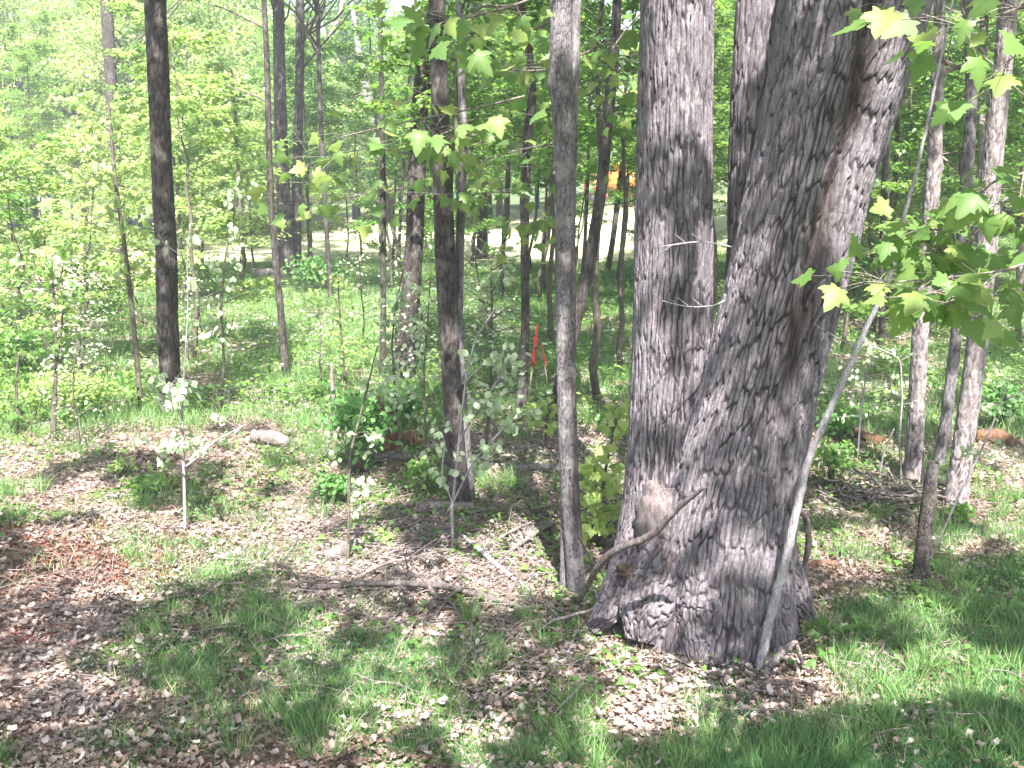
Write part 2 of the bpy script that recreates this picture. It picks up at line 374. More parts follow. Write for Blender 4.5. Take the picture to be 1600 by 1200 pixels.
# ------------------------------------------------------------------ trunks
def smooth_path(pts, n):
    pts = np.asarray(pts, float); k = len(pts)
    t = np.r_[0, np.cumsum(np.linalg.norm(np.diff(pts[:, :3], axis=0), axis=1))]
    q = np.linspace(0, t[-1], n); out = np.stack([np.interp(q, t, pts[:, i]) for i in range(pts.shape[1])], -1)
    w = max(1, int(n/k/3.0)); ker = np.hanning(2*w+3)[1:-1]; ker /= ker.sum(); pad = len(ker)//2
    ext = np.concatenate([2*out[0]-out[1:pad+1][::-1], out, 2*out[-1]-out[-pad-1:-1][::-1]])
    return np.stack([np.convolve(ext[:, i], ker, 'valid') for i in range(out.shape[1])], -1), q
def trunk_mesh(name, path, mat, nseg, step, bark=None, flare=(0, .3, 3), seed=1, shape=None, stain=None, knots=0, lobk=1., warp=1.8):
    """path rows: x y z r, base first"""
    L = np.linalg.norm(np.diff(np.asarray(path)[:, :3], axis=0), axis=1).sum(); n = max(6, int(L/step))
    S, t = smooth_path(path, n); C = S[:, :3]; r = np.maximum(S[:, 3], .002)
    tg = np.gradient(C, axis=0); tg /= np.linalg.norm(tg, axis=1)[:, None]
    U = np.array([1., 0, 0]) - tg*tg[:, :1]; U /= np.linalg.norm(U, axis=1)[:, None]; W = np.cross(tg, U)
    th = np.linspace(0, 2*np.pi, nseg, endpoint=False); TH, T = np.meshgrid(th, t); RR = r[:, None]*np.ones(nseg)
    F, hs, kf = flare
    RR = RR*(1+F*np.exp(-T/hs)*(1+.45*np.cos(kf*TH+seed)+.25*np.cos((kf+2)*TH+seed*2.1)))
    lob = .05*np.cos(2*TH+seed+T*.7)+.03*np.cos(3*TH+seed*3-T*1.1)+.05*(vn(TH*0+T*1.7, TH*0+seed)-.5)
    RR = RR*(1+lob*lobk)
    if shape is not None: RR = shape(RR, TH, T)
    b = np.ones(T.shape); stn = np.zeros(T.shape); plate = .5+0*T
    if bark:
        cw, ch, amp = bark; per = 2*np.pi*max(np.median(r), .02); s = TH/(2*np.pi)*per
        qx, qy = np.cos(TH), np.sin(TH)
        ws = (fbm(qx*2.3+7, T*3+qy*3, 3, seed)-.5)*cw*warp+(fbm(qx*11+7, T*9+qy*9, 3, seed+5)-.5)*cw*.9
        wt = (fbm(qx*5+2, T*6+qy*7, 3, seed+3)-.5)*ch*1.0
        f1, f2, cid = worley(np.mod(s+ws, per), T+wt, per, cw, ch, seed)
        g1, g2, gid = worley(np.mod(s+ws*.8, per), T+wt*.6, per, cw*.5, ch*.22, seed+40)
        gap = .20+.20*fbm(qx*4+1, T*5+qy*4, 2, seed+8)
        p1 = sstep(.015, gap, f2-f1); p2 = sstep(0, .16, g2-g1)
        rough = fbm(qx*per*14+3, T*38+qy*per*14, 3, seed+2)-.5
        crk = np.clip(fbm(qx*per*1.6+9, T*2.2+qy*per, 3, seed+6)*2.6-.45, .2, 1); p1 = 1-(1-p1)*np.maximum(crk, .8)
        k = per/(2*np.pi)/cw; r1 = 1-abs(2*fbm(qx*k*1.3+3, T*.42/ch+qy*k*.8, 4, seed+12)-1)*2.2
        hgt = p1*(.75+.4*cid)+.2*p1*(p2-.6)+.2*p1*(gid-.5)+.34*rough+.06*(r1-.4)-.2
        RR = RR+amp*(hgt-.6); b = np.clip(p1*(.7+.3*p2), 0, 1); plate = np.where(p1 > .3, .5*cid+.5*gid, .5)
    for k in range(knots):
        kt = rng.uniform(.15, .8)*t[-1]; ka = rng.uniform(0, 2*np.pi); dd = np.angle(np.exp(1j*(TH-ka)))
        RR = RR+r[:, None]*.28*np.exp(-(dd/.45)**2-((T-kt)/(.03+.5*r[:, None]))**2)
    if stain is not None: stn = stain(TH, T)
    V = C[:, None]+RR[..., None]*(np.cos(TH)[..., None]*U[:, None]+np.sin(TH)[..., None]*W[:, None])
    i = np.arange(n-1)[:, None]*nseg; j = np.arange(nseg)[None]; j2 = (j+1) % nseg
    Q = np.stack([i+j, i+j2, i+nseg+j2, i+nseg+j], -1).reshape(-1, 4)
    return mesh_np(name, V.reshape(-1, 3), [Q], mat, {'bark': b.ravel(), 'stain': np.clip(stn, 0, 1).ravel(), 'plate': plate.ravel()}, True)
def px_path(pts, Y=None, top=None, lean=0., sink=.12):
    """pts: (u, v, width px) from base to top; depth from the base point unless given; extended up to height top"""
    b = G(*pts[0][:2]); Y0 = b.y if Y is None else Y; out = []
    for i, q in enumerate(pts):
        u, v, w = q[:3]; y = Y0+(q[3] if len(q) > 3 else 0.)
        p = P(u, v, y); out.append([p.x, p.y, p.z, w/2*depth(p)/FPX])
    g = tz(out[0][0], out[0][1]); out[0][2] = min(out[0][2], g)-sink
    if top:
        a, c = np.array(out[-2]), np.array(out[-1]); d = (c-a)[:3]; d /= np.linalg.norm(d); h = top-c[2]
        for f in (.35, .7, 1.):
            r = c[3]*(1-.8*f); q = c[:3]+d*(h*f/max(d[2], .3)); out.append([q[0]+.2*math.sin(f*5+q[1]), q[1], q[2], r])
    return out
CROWNS = []      # (thing, trunk top points) that receive canopy leaves
def limb(mb, p0, d, L, r, n=7, seg=5, amp=.1, kids=0, a=0.):
    d = np.array(d, float); d /= np.linalg.norm(d); p0 = np.array(tuple(p0), float)
    pts = wig(p0, p0+d*L, n, amp*.25); mb.tube(pts, np.linspace(r, r*.25, n), seg, a=a)
    ends = [pts]
    for k in range(kids):
        i = rng.integers(n//3, n-1); dd = d+rng.normal(0, .6, 3); ends += limb(mb, pts[i], dd, L*rng.uniform(.3, .55), r*.5, max(4, n-2), max(3, seg-1), amp, 0)
    return ends
def tree(name, label, pts, mat, top=11, nseg=28, step=.04, bark=(.035, .12, .006), flare=(.25, .25, 3), seed=1, Y=None, crown=True,
         group=None, knots=0, branches=(), stems=(), partname='trunk', cat='tree', stain=None):
    path = px_path(pts, Y, top); base = path[0][:3]
    t = thing(name, label, cat, (base[0], base[1], tz(base[0], base[1])), group)
    me = trunk_mesh(partname, path, M[mat], nseg, step, bark, flare, seed, knots=knots, stain=stain); link(partname, me, t)
    for k, st in enumerate(stems):
        q = px_path(st, base[1], top*.95, sink=0); link(partname, trunk_mesh(partname, q, M[mat], nseg, step, bark, (0, .3, 3), seed+7+k), t)
    for br in branches:      # polylines in photo px at the trunk's depth + dy
        mb = MB(); bp = []
        for q in br:
            p = P(q[0], q[1], base[1]+(q[3] if len(q) > 3 else 0)); bp.append((p, q[2]/2*depth(p)/FPX))
        pp, _ = smooth_path([[*p, r] for p, r in bp], max(8, 4*len(bp)))
        mb.tube(pp[:, :3]+rng.normal(0, .004, (len(pp), 3)), pp[:, 3], 6)
        for _ in range(3):
            i = rng.integers(len(pp)//3, len(pp)); limb(mb, pp[i, :3], np.array([rng.uniform(-1, 1), rng.uniform(-.6, .6), rng.uniform(0, 1)]), .35, max(.003, pp[i, 3]*.5), 5, 4)
        link('branch', mb.mesh('branch', M['stem'] if mat in ('brown',) else M['twig']), t)
    if crown: CROWNS.append((t, np.array(path[-1][:3]), path))
    return t

# the big oak clump: leaning double stem, straight stem, rear stem
OY = G(1110, 985).y
def stem_pts(rows, Y, dy=0.):      # rows (v, left, right)
    out = []
    for v, l, r in rows:
        p = P((l+r)/2, v, Y+dy); out.append([p.x, p.y, p.z, (r-l)/2*depth(p)/FPX])
    return out
def ext(path, top, taper=.75):
    a, c = np.array(path[-2]), np.array(path[-1]); d = (c-a)[:3]; d /= np.linalg.norm(d); h = top-c[2]; path = [list(q) for q in path]
    for f in (.15, .4, .7, 1.): q = c[:3]+d*h*f/d[2]; q[0] -= (d[0]/d[2])*h*max(0, f-.15)*.5; path.append([*q, c[3]*(1-taper*max(0, f-.15))])
    return path
oak = thing('oak_clump', 'huge furrowed oak with three stems rising from one flared mossy base', 'tree', tuple(G(1110, 985)))
rowsB = [(1030, 1005, 1232), (960, 1008, 1236), (900, 1020, 1236), (850, 1030, 1238), (800, 1042, 1242), (700, 1068, 1258), (600, 1098, 1275), (500, 1122, 1302), (400, 1145, 1330), (300, 1168, 1354), (200, 1190, 1384), (100, 1208, 1420), (0, 1224, 1450)]
pB = ext(stem_pts(rowsB, OY), 9.5)
zB = lambda v: (P(1200, v, OY).z)
LB = sum(np.linalg.norm(np.diff(np.array(pB)[:4, :3], axis=0), axis=1))
def tB(v):
    a = np.array(pB)[:, :3]; cum = np.r_[0, np.cumsum(np.linalg.norm(np.diff(a, axis=0), axis=1))]
    vv = [r[0] for r in rowsB]; return np.interp(-v, [-x for x in vv], cum[:len(vv)])
s_t = [tB(800), tB(700), tB(540), tB(400), tB(200), tB(0)]
s_a = [np.arccos(-x) for x in (0, 0, 0, 0, 0, 0)]
def seam_ang(T):   # angle of the seam, -90 deg faces the camera
    fr = np.interp(T, s_t, [.35, .30, .2, .12, .12, .0]); return -np.arccos(np.clip(fr, -1, 1))
def shapeB(RR, TH, T):
    d = np.angle(np.exp(1j*(TH-seam_ang(T)-.05*np.sin(T*6)))); k = sstep(tB(720), tB(330), T)
    RR = RR*(1-(.05+.16*k)*np.exp(-(d/(.13+.05*k))**2)*sstep(tB(760), tB(560), T)+.05*k*np.exp(-((np.abs(d)-.45)/.28)**2))
    # root flare with buttresses, strong to the lower left
    f = np.exp(-T/.42); left = np.exp(-(np.angle(np.exp(1j*(TH-np.pi*1.12)))/.7)**2)
    RR = RR*(1+f*(.06+.05*np.cos(5*TH+1)+.05*np.cos(8*TH+2))+.14*np.exp(-T/.26)*left)
    return RR
def stainB(TH, T):
    d = np.angle(np.exp(1j*(TH-seam_ang(T)+.06))); w = .16+.12*vn(T*3, TH*0+2)
    n = .55+.9*(fbm(TH*9, T*3.5, 3, 8)-.35)
    s = np.exp(-(d/w)**2)*sstep(tB(760), tB(480), T)*np.clip(n*1.5, 0, 1)
    left = np.exp(-(np.angle(np.exp(1j*(TH-np.pi*1.2)))/.9)**2)*np.exp(-T/.35)
    return s+left*.8*(.3+.9*fbm(TH*5, T*6, 3, 3))
link('stem', trunk_mesh('stem', pB, M['oak'], 620, .008, (.031, .24, .019), (0, .3, 3), 3, shapeB, stainB, lobk=.35, warp=1.1), oak)
rowsA = [(990, 925, 1070), (950, 938, 1075), (900, 952, 1085), (850, 963, 1090), (800, 972, 1095), (700, 982, 1100), (600, 988, 1106), (500, 991, 1111), (400, 993, 1111), (300, 995, 1111), (200, 997, 1112), (100, 1000, 1112), (0, 1003, 1113)]
def shapeA(RR, TH, T):
    left = np.exp(-(np.angle(np.exp(1j*(TH-np.pi*1.1)))/.8)**2)
    return RR*(1+np.exp(-T/.22)*(.04+.06*np.cos(4*TH+2))+.12*left*np.exp(-T/.18))
def stainA(TH, T):
    return np.exp(-T/.30)*(.4+.9*fbm(TH*4, T*6, 3, 5))
pA = ext(stem_pts(rowsA, OY+.36), 10)
link('stem', trunk_mesh('stem', pA, M['oak'], 420, .009, (.029, .42, .017), (0, .3, 3), 11, shapeA, stainA, lobk=.35, warp=.9), oak)
rowsC = [(700, 1110, 1190), (600, 1118, 1200), (500, 1128, 1215), (400, 1138, 1225), (300, 1141, 1232), (200, 1144, 1240), (100, 1149, 1246), (0, 1155, 1252)]
pC = ext(stem_pts(rowsC, OY+.42), 10.5)
link('stem', trunk_mesh('stem', pC, M['oak'], 260, .012, (.045, .3, .010), (0, .3, 3), 23), oak)
CROWNS += [(oak, np.array(pA[-1][:3]), pA), (oak, np.array(pB[-1][:3]), pB)]
# pale knobby burl in the crotch between the stems
def blob(name, c, rad, mat, seed, amp=.25, nu=48, nv=32, attr=None):
    th = np.linspace(0, 2*np.pi, nu, endpoint=False); ph = np.linspace(.02, np.pi-.02, nv); TH, PH = np.meshgrid(th, ph)
    d = np.stack([np.cos(TH)*np.sin(PH), np.sin(TH)*np.sin(PH), np.cos(PH)], -1)
    k = 1+amp*(fbm(d[..., 0]*3+seed, d[..., 2]*3+d[..., 1]*2, 4, seed)-.5)*2
    V = np.array(c)+d*np.array(rad)*k[..., None]; i = np.arange(nv-1)[:, None]*nu; j = np.arange(nu)[None]; j2 = (j+1) % nu
    Q = np.stack([i+j, i+nu+j, i+nu+j2, i+j2], -1).reshape(-1, 4)
    at = {'bark': np.ones(nu*nv), 'stain': np.full(nu*nv, attr if attr is not None else 0.), 'tint': np.full(nu*nv, .5)}
    return mesh_np(name, V.reshape(-1, 3), [Q], M[mat], at, True)
c = P(1028, 815, OY-.02); link('burl', blob('burl', c, (.14, .15, .26), 'tan', 4, .3, attr=.25), oak)['label'] = 'pale knobby burl in the crotch between two stems'
def root(pts, seed, mat='oak'):
    pa = []
    for u, v, w, dy in pts:
        p = P(u, v, OY+dy); pa.append([*p, w/2*OY/FPX])
    link('root', trunk_mesh('root', pa, M[mat], 190, .008, (.035, .10, .020), (0, .3, 3), seed, stain=lambda TH, T: .5*sstep(.4, .75, fbm(TH*3, T*8, 3, seed))), oak)
root([(1000, 800, 40, .2), (990, 860, 56, .08), (972, 915, 64, 0), (948, 958, 46, -.05), (925, 985, 20, -.08)], 61)
root([(1045, 840, 56, -.12), (1030, 900, 84, -.15), (1010, 955, 84, -.2), (1000, 1000, 44, -.26)], 62)
root([(1110, 880, 110, -.2), (1105, 950, 110, -.28), (1095, 1010, 70, -.38), (1090, 1040, 30, -.45)], 63)
root([(1185, 880, 90, -.18), (1200, 950, 80, -.22), (1215, 1010, 60, -.30), (1225, 1035, 24, -.34)], 64)
root([(1215, 860, 60, .1), (1238, 930, 60, .1), (1262, 985, 40, .1)], 65)
c = P(985, 895, OY-.10); link('hollow', blob('hollow', (c.x, c.y, c.z), (.09, .08, .06), 'shade_wood', 5, .5, attr=.8), oak)['label'] = 'rotten lump coloured dark like a shaded hollow at the left of the base'  # solid lump of rotten wood; the hollow's shade is its dark colour
# two dead twigs growing from the stems
for k, br in enumerate([[(1142, 386, 3.2, -.25), (1115, 380, 2.6, -.35), (1085, 378, 2.3, -.45), (1055, 382, 2.0, -.5), (1018, 388, 2, -.55)],
                        [(1132, 470, 3.2, -.2), (1115, 478, 2.6, -.3), (1085, 480, 2.0, -.4), (1060, 477, 1.6, -.45), (1035, 470, 2, -.5)]]):
    mb = MB(); pp, _ = smooth_path([[*P(q[0], q[1], OY+q[3]), q[2]/2*OY/FPX] for q in br], 20); mb.tube(pp[:, :3], pp[:, 3], 5)
    for i in (8, 12, 15): limb(mb, pp[i, :3], (-.8, -.2, rng.choice([-.5, .6])), .09, .003, 4, 4)
    link('twig', mb.mesh('twig', M['pole']), oak)

# individually described trees: base first (u, v, width)
T = tree
T('dark_tree', 'straight dark barked tree at the far left, widest of the left trunks', [(270, 652, 36), (266, 600, 32), (261, 500, 33), (260, 400, 33), (254, 280, 31), (251, 200, 30), (247, 100, 31), (242, 0, 31)], 'brown', 11, 64, .02, (.035, .16, .011), seed=2, knots=2)
T('broken_view_tree', 'dark trunk seen only high up above the foliage at upper left', [(186, 450, 18), (180, 300, 18), (174, 130, 18), (170, 60, 19), (166, 10, 19)], 'brown', 13, 24, .08, None, seed=3)
T('slim_tree', 'thin wavy trunk left of the pair of dark trunks at left centre', [(447, 585, 13), (440, 500, 11), (432, 420, 10), (424, 330, 10), (420, 220, 9), (418, 120, 9), (414, 30, 8), (412, 0, 8)], 'brown', 9, 24, .06, (.03, .1, .004), seed=4,
  branches=[[(419, 160, 4), (395, 148, 3), (370, 140, 2), (350, 132, 1.5)], [(415, 45, 4), (385, 30, 3), (350, 12, 2), (320, 5, 1.5)]])
T('broad_tree', 'broad brown trunk of the close pair left of centre', [(449, 432, 25), (446, 380, 22), (440, 250, 21), (437, 120, 20), (435, 0, 18)], 'brown', 14, 32, .08, (.06, .2, .012), seed=5)
T('narrow_tree', 'narrower dark trunk on the right of the close pair left of centre', [(460, 428, 20), (462, 380, 17), (465, 250, 15), (468, 120, 14), (469, 0, 13)], 'brown', 14, 32, .08, (.05, .2, .01), seed=6)
T('pale_forked_tree', 'pale grey forked tree leaning behind the close pair of dark trunks', [(478, 360, 14), (482, 300, 14), (488, 220, 15), (498, 130, 14), (500, 75, 14)], 'pole', 11, 20, .1, None, seed=7,
  branches=[[(500, 85, 10), (515, 60, 9), (530, 30, 8), (536, 0, 7)], [(499, 90, 9), (490, 65, 8), (478, 45, 7), (470, 20, 5)], [(488, 230, 8), (500, 210, 6), (510, 200, 5)]])
T('pole_tree', 'thin reddish pole tree right of the pale forked tree', [(517, 470, 8), (512, 390, 8), (506, 290, 8), (501, 180, 7), (497, 60, 7), (496, 0, 6)], 'brown', 10, 16, .08, None, seed=8)
T('pole_tree', 'ruler straight thin trunk alone between the pale forked tree and the centre trunks', [(598, 585, 12), (599, 480, 9), (599, 350, 9), (597, 200, 8), (595, 80, 7), (594, 0, 7)], 'brown', 9, 20, .06, (.03, .1, .003), seed=9)
T('curved_tree', 'brown trunk curving left at its foot, left of the two centre trunks', [(627, 592, 38), (634, 540, 33), (641, 470, 28), (648, 380, 27), (651, 280, 26), (655, 180, 26), (661, 110, 25), (672, 40, 24), (680, 0, 23)], 'brown', 12, 56, .025, (.04, .16, .011), seed=10)
T('centre_tree', 'smooth grey brown trunk standing in the middle, base behind pale shrub leaves', [(718, 790, 32), (714, 730, 29), (709, 650, 28), (704, 560, 29), (699, 460, 31), (694, 360, 31), (690, 260, 29), (687, 150, 29), (684, 60, 28), (682, 0, 27)], 'brown', 11, 64, .02, (.03, .10, .0045), seed=12, knots=2,
  stain=lambda TH, T: 0*T)
T('slim_grey_tree', 'slim grey trunk pressed against the right side of the centre trunk', [(736, 786, 15), (728, 700, 15), (720, 600, 15), (716, 500, 15), (718, 400, 14), (721, 300, 14), (725, 220, 14), (722, 150, 12), (719, 70, 11), (717, 0, 10)], 'grey', 9, 32, .03, (.03, .08, .003), seed=13, Y=G(718, 790).y+.12, knots=2)
T('mottled_tree', 'mottled brown trunk behind leaves right of the slim grey trunk', [(754, 404, 18), (754, 330, 18), (752, 240, 16), (748, 150, 15), (744, 50, 14), (742, 0, 13)], 'brown', 12, 28, .08, (.05, .2, .01), seed=14,
  branches=[[(753, 215, 10), (762, 170, 9), (768, 120, 8), (770, 60, 7)]])
T('kinked_tree', 'kinked dark trunk with side branches left of the red stake', [(812, 645, 19), (818, 580, 15), (821, 500, 14), (820, 400, 14), (820, 300, 15), (824, 220, 15), (832, 150, 14), (828, 90, 12), (820, 40, 11), (814, 0, 10)], 'brown', 8, 36, .04, (.035, .12, .006), seed=15, knots=2,
  branches=[[(822, 50, 6), (845, 42, 5), (862, 30, 4), (880, 15, 3)], [(820, 215, 5), (790, 208, 4), (755, 210, 3), (730, 212, 2)], [(818, 18, 6), (790, 10, 5), (765, 8, 4), (735, 18, 3)]])
gt = T('spotted_grey_tree', 'slender grey trunk with rusty spots standing alone left of the oak', [(903, 930, 31), (899, 880, 29), (893, 800, 30), (888, 700, 31), (885, 600, 30), (884, 500, 31), (884, 400, 31), (883, 300, 28), (879, 200, 30), (876, 100, 34), (876, 0, 34)], 'grey', 9, 72, .015, (.022, .05, .0028), (.12, .12, 3), seed=16, knots=4,
  stems=[[(889, 215, 14, .07), (893, 150, 20, .08), (896, 80, 19, .08), (898, 0, 19, .1)]], stain=lambda TH, T: .75*sstep(.66, .74, fbm(TH*1.7+3, T*2.3, 3, 4)))
T('leaning_tree', 'dark trunk leaning right that crosses behind the spotted grey trunk', [(867, 662, 24), (875, 600, 20), (888, 550, 18), (905, 480, 18), (921, 410, 18), (935, 330, 17), (943, 270, 17), (949, 200, 17), (956, 120, 17), (963, 30, 15), (964, 0, 14)], 'brown', 9, 36, .04, (.035, .12, .006), seed=17)
T('pole_tree', 'thin trunk just left of the big straight oak stem, in front of the sunny field', [(948, 425, 9), (957, 380, 8), (967, 300, 9), (974, 240, 8), (982, 190, 7)], 'brown', 7.5, 14, .1, None, seed=18)
T('pole_tree', 'thinnest leaning pole touching the left edge of the oak', [(965, 440, 7), (972, 380, 6), (979, 300, 6), (986, 230, 6)], 'brown', 7.5, 12, .1, None, seed=19)
T('pole_tree', 'thin dark stem between the spotted grey trunk and the leaning trunk', [(909, 440, 6), (914, 380, 6), (918, 280, 6), (921, 180, 5), (924, 80, 5)], 'brown', 8, 12, .1, None, seed=20)
T('crook_tree', 'rough pinkish trunk with a knobbly crook, first right of the oak', [(1426, 758, 30), (1429, 700, 26), (1433, 620, 25), (1437, 540, 25), (1443, 450, 24), (1452, 360, 24), (1458, 280, 24), (1462, 200, 22), (1466, 100, 18), (1468, 0, 16)], 'tan', 9, 52, .022, (.035, .10, .008), seed=21, knots=4,
  branches=[[(1466, 130, 8), (1480, 110, 8), (1500, 104, 9), (1512, 100, 8)], [(1460, 225, 6), (1470, 245, 5), (1485, 255, 4), (1495, 265, 3)]])
T('forked_tree', 'broad pale trunk at the right with a second stem parting near its foot', [(1492, 792, 34), (1500, 730, 32), (1511, 650, 33), (1521, 580, 33), (1530, 500, 32), (1540, 400, 32), (1547, 300, 31), (1556, 200, 29), (1568, 100, 27), (1578, 0, 26)], 'tan', 11, 60, .022, (.035, .12, .008), seed=22,
  stems=[])
T('grey_pole_tree', 'mid grey trunk between the crooked trunk and the broad pale trunk', [(1463, 730, 16), (1475, 680, 17), (1484, 610, 17), (1492, 540, 17), (1500, 460, 16), (1505, 380, 16), (1510, 280, 17), (1516, 200, 17), (1519, 120, 18), (1515, 40, 17), (1512, 0, 17)], 'grey', 10, 36, .035, (.03, .08, .003), seed=24, knots=2,
  branches=[[(1512, 40, 6), (1505, 20, 6), (1500, 0, 5)], [(1518, 75, 3), (1545, 95, 3), (1575, 125, 2), (1600, 150, 2)]])
T('pole_tree', 'slim brown trunk at the right picture edge', [(1596, 470, 12), (1594, 400, 12), (1597, 330, 12), (1600, 260, 12), (1605, 150, 11)], 'tan', 9, 14, .1, None, seed=25)
T('pole_tree', 'dark thin trunk just right of the leaning oak, left of its neighbour', [(1378, 540, 9), (1378, 470, 9), (1380, 380, 11), (1383, 300, 13), (1386, 200, 13), (1388, 100, 12)], 'brown', 10, 16, .1, None, seed=26)
T('pole_tree', 'dark thin trunk beside the oak, right of its neighbour', [(1390, 500, 7), (1394, 400, 7), (1398, 300, 8), (1402, 200, 8), (1404, 100, 7)], 'brown', 11, 14, .1, None, seed=27)
T('pole_tree', 'sunlit thin pinkish trunk seen between two right hand trunks', [(1522, 520, 9), (1526, 400, 9), (1530, 300, 10), (1534, 200, 10), (1538, 80, 9)], 'tan', 11, 14, .1, None, seed=28)
T('pole_tree', 'thin shaded stem far behind the right hand trunks', [(1548, 470, 7), (1552, 350, 7), (1556, 200, 7), (1560, 60, 6)], 'brown', 12, 12, .1, None, seed=29)
T('pole_tree', 'thin dark stem glimpsed right of the centre trunks', [(783, 470, 6), (786, 380, 6), (792, 300, 7), (797, 200, 7), (800, 100, 6)], 'brown', 9, 12, .1, None, seed=30)
T('pole_tree', 'faint slim trunk behind the ruler straight trunk', [(622, 420, 5), (626, 330, 5), (632, 240, 5), (640, 120, 5), (646, 20, 5)], 'brown', 12, 12, .1, None, seed=31)
T('bent_grey_tree', 'grey bent trunk rising left above the centre foliage', [(598, 400, 11), (594, 280, 11), (586, 190, 12), (572, 140, 11), (562, 90, 9), (553, 30, 7), (548, 0, 6)], 'pole', 11, 14, .1, None, seed=32)
# unseen trees added outside the frame so their crowns shade the foreground
for k, (x, y, h, lab) in enumerate([(-6.5, -3.5, 12, 'unseen maple beyond the left edge shading the leaf litter'), (-1.5, -6, 13, 'unseen maple behind the viewpoint shading the bottom of the view'),
                                    (4.2, -4.2, 12, 'unseen maple behind the viewpoint shading the lawn'), (-9.5, 3.5, 12, 'unseen tall maple outside the left edge, added for shade'), (7.5, 2.6, 10, 'unseen maple outside the right edge with overhanging sprays')]):
    path = [[x, y, tz(x, y)-.1, .17], [x+.1, y, 3, .14], [x, y+.2, 7, .11], [x+.2, y+.1, h, .04]]
    t = thing('shade_tree', lab, 'tree', (x, y, tz(x, y)))
    link('trunk', trunk_mesh('trunk', path, M['grey'], 20, .1, None, (.3, .3, 3), 40+k), t); CROWNS.append((t, np.array([x, y, h]), path))

# broken stub trunk and leaning dead pole in front right
T('broken_snag', 'broken mottled snag leaning in the grass in front of the pinkish trunks', [(1437, 908, 22), (1442, 860, 22), (1449, 800, 21), (1455, 750, 19), (1459, 722, 16)], 'brown', None, 40, .012, (.022, .06, .004), seed=33, crown=False, cat='dead trunk')
def px_tube(name, label, cat, rows, mat, Y=None, seg=12, n=60, rough=.03, twigs=0, lying=False, group=None, tint=0.):
    """rows (u,v,w,dy) -> one mesh thing"""
    if Y is None: Y = G(rows[0][0], rows[0][1]).y
    pp = []
    for q in rows:
        p = P(q[0], q[1], G(q[0], q[1]+(q[3] if len(q) > 3 else q[2]*.4)).y if lying else Y+(q[3] if len(q) > 3 else 0)); pp.append([*p, q[2]/2*depth(p)/FPX])
    S, _ = smooth_path(pp, n); o = MB(); S[:, :3] += rng.normal(0, .0015, (n, 3))
    o.tube(S[:, :3], S[:, 3], seg, rough=rough)
    for _ in range(twigs):
        i = rng.integers(n//4, n); limb(o, S[i, :3], (rng.uniform(-1, 1), rng.uniform(-.5, .5), rng.uniform(.1, 1)), rng.uniform(.1, .3), max(.002, S[i, 3]*.4), 5, 4, kids=1)
    ob = link(name, o.mesh(name, M[mat])); return tag(ob, label, cat, group)
px_tube('leaning_pole', 'long pale dead sapling leaning against the oak, foot in the grass', 'dead sapling',
        [(1186, 1048, 14.6), (1196, 1000, 14.6), (1212, 930, 13.8), (1232, 860, 12.9), (1246, 790, 12.9), (1262, 720, 12.0), (1290, 655, 11.2), (1318, 595, 10.3), (1350, 520, 8.6), (1380, 460, 7.7), (1400, 405, 6.9), (1412, 340, 6.0), (1432, 270, 5.2), (1447, 200, 5.2), (1466, 110, 4.3), (1482, 40, 3.4), (1492, -20, 2.6)],
        'pole', Y=G(1186, 1048).y, n=120, twigs=6)
px_tube('crooked_stick', 'short crooked grey branch standing upright right of the leaning pole', 'branch', [(1259, 928, 9), (1258, 880, 9), (1264, 850, 10), (1262, 815, 10), (1251, 797, 8)], 'log')
px_tube('curved_branch', 'curved dead branch propped up against the foot of the oak', 'branch',
        [(905, 938, 8, -.2), (920, 912, 9, -.32), (932, 888, 11, -.42), (950, 868, 12, -.52), (972, 853, 12, -.60), (1000, 845, 12, -.66), (1025, 832, 12, -.72), (1042, 812, 11, -.77), (1060, 792, 10, -.82), (1082, 775, 8, -.88), (1102, 760, 5, -.95)], 'shade_wood', Y=OY, n=70, twigs=1)
px_tube('broken_stick', 'small broken grey stick propped in the grass below the leaning pole', 'stick', [(1188, 1056, 9), (1208, 1035, 11), (1228, 1015, 11), (1243, 1003, 9)], 'log', rough=.1)
px_tube('dry_stick', 'short pale stick upright beside the broken grey stick', 'stick', [(1258, 1050, 6), (1252, 1030, 7), (1245, 1008, 6)], 'log', rough=.1)
px_tube('bare_stick', 'pale peeled stick lying in grass left of the oak foot', 'stick', [(863, 1033, 10, 0), (885, 1018, 12, .1), (915, 1001, 10, .25)], 'pole', rough=.08)
px_tube('thin_branch', 'thin arching twig between the spotted trunk and the oak foot', 'branch', [(836, 990, 4), (860, 972, 5), (890, 962, 5), (925, 953, 4), (936, 940, 4), (930, 922, 3), (905, 917, 2)], 'twig', twigs=1)
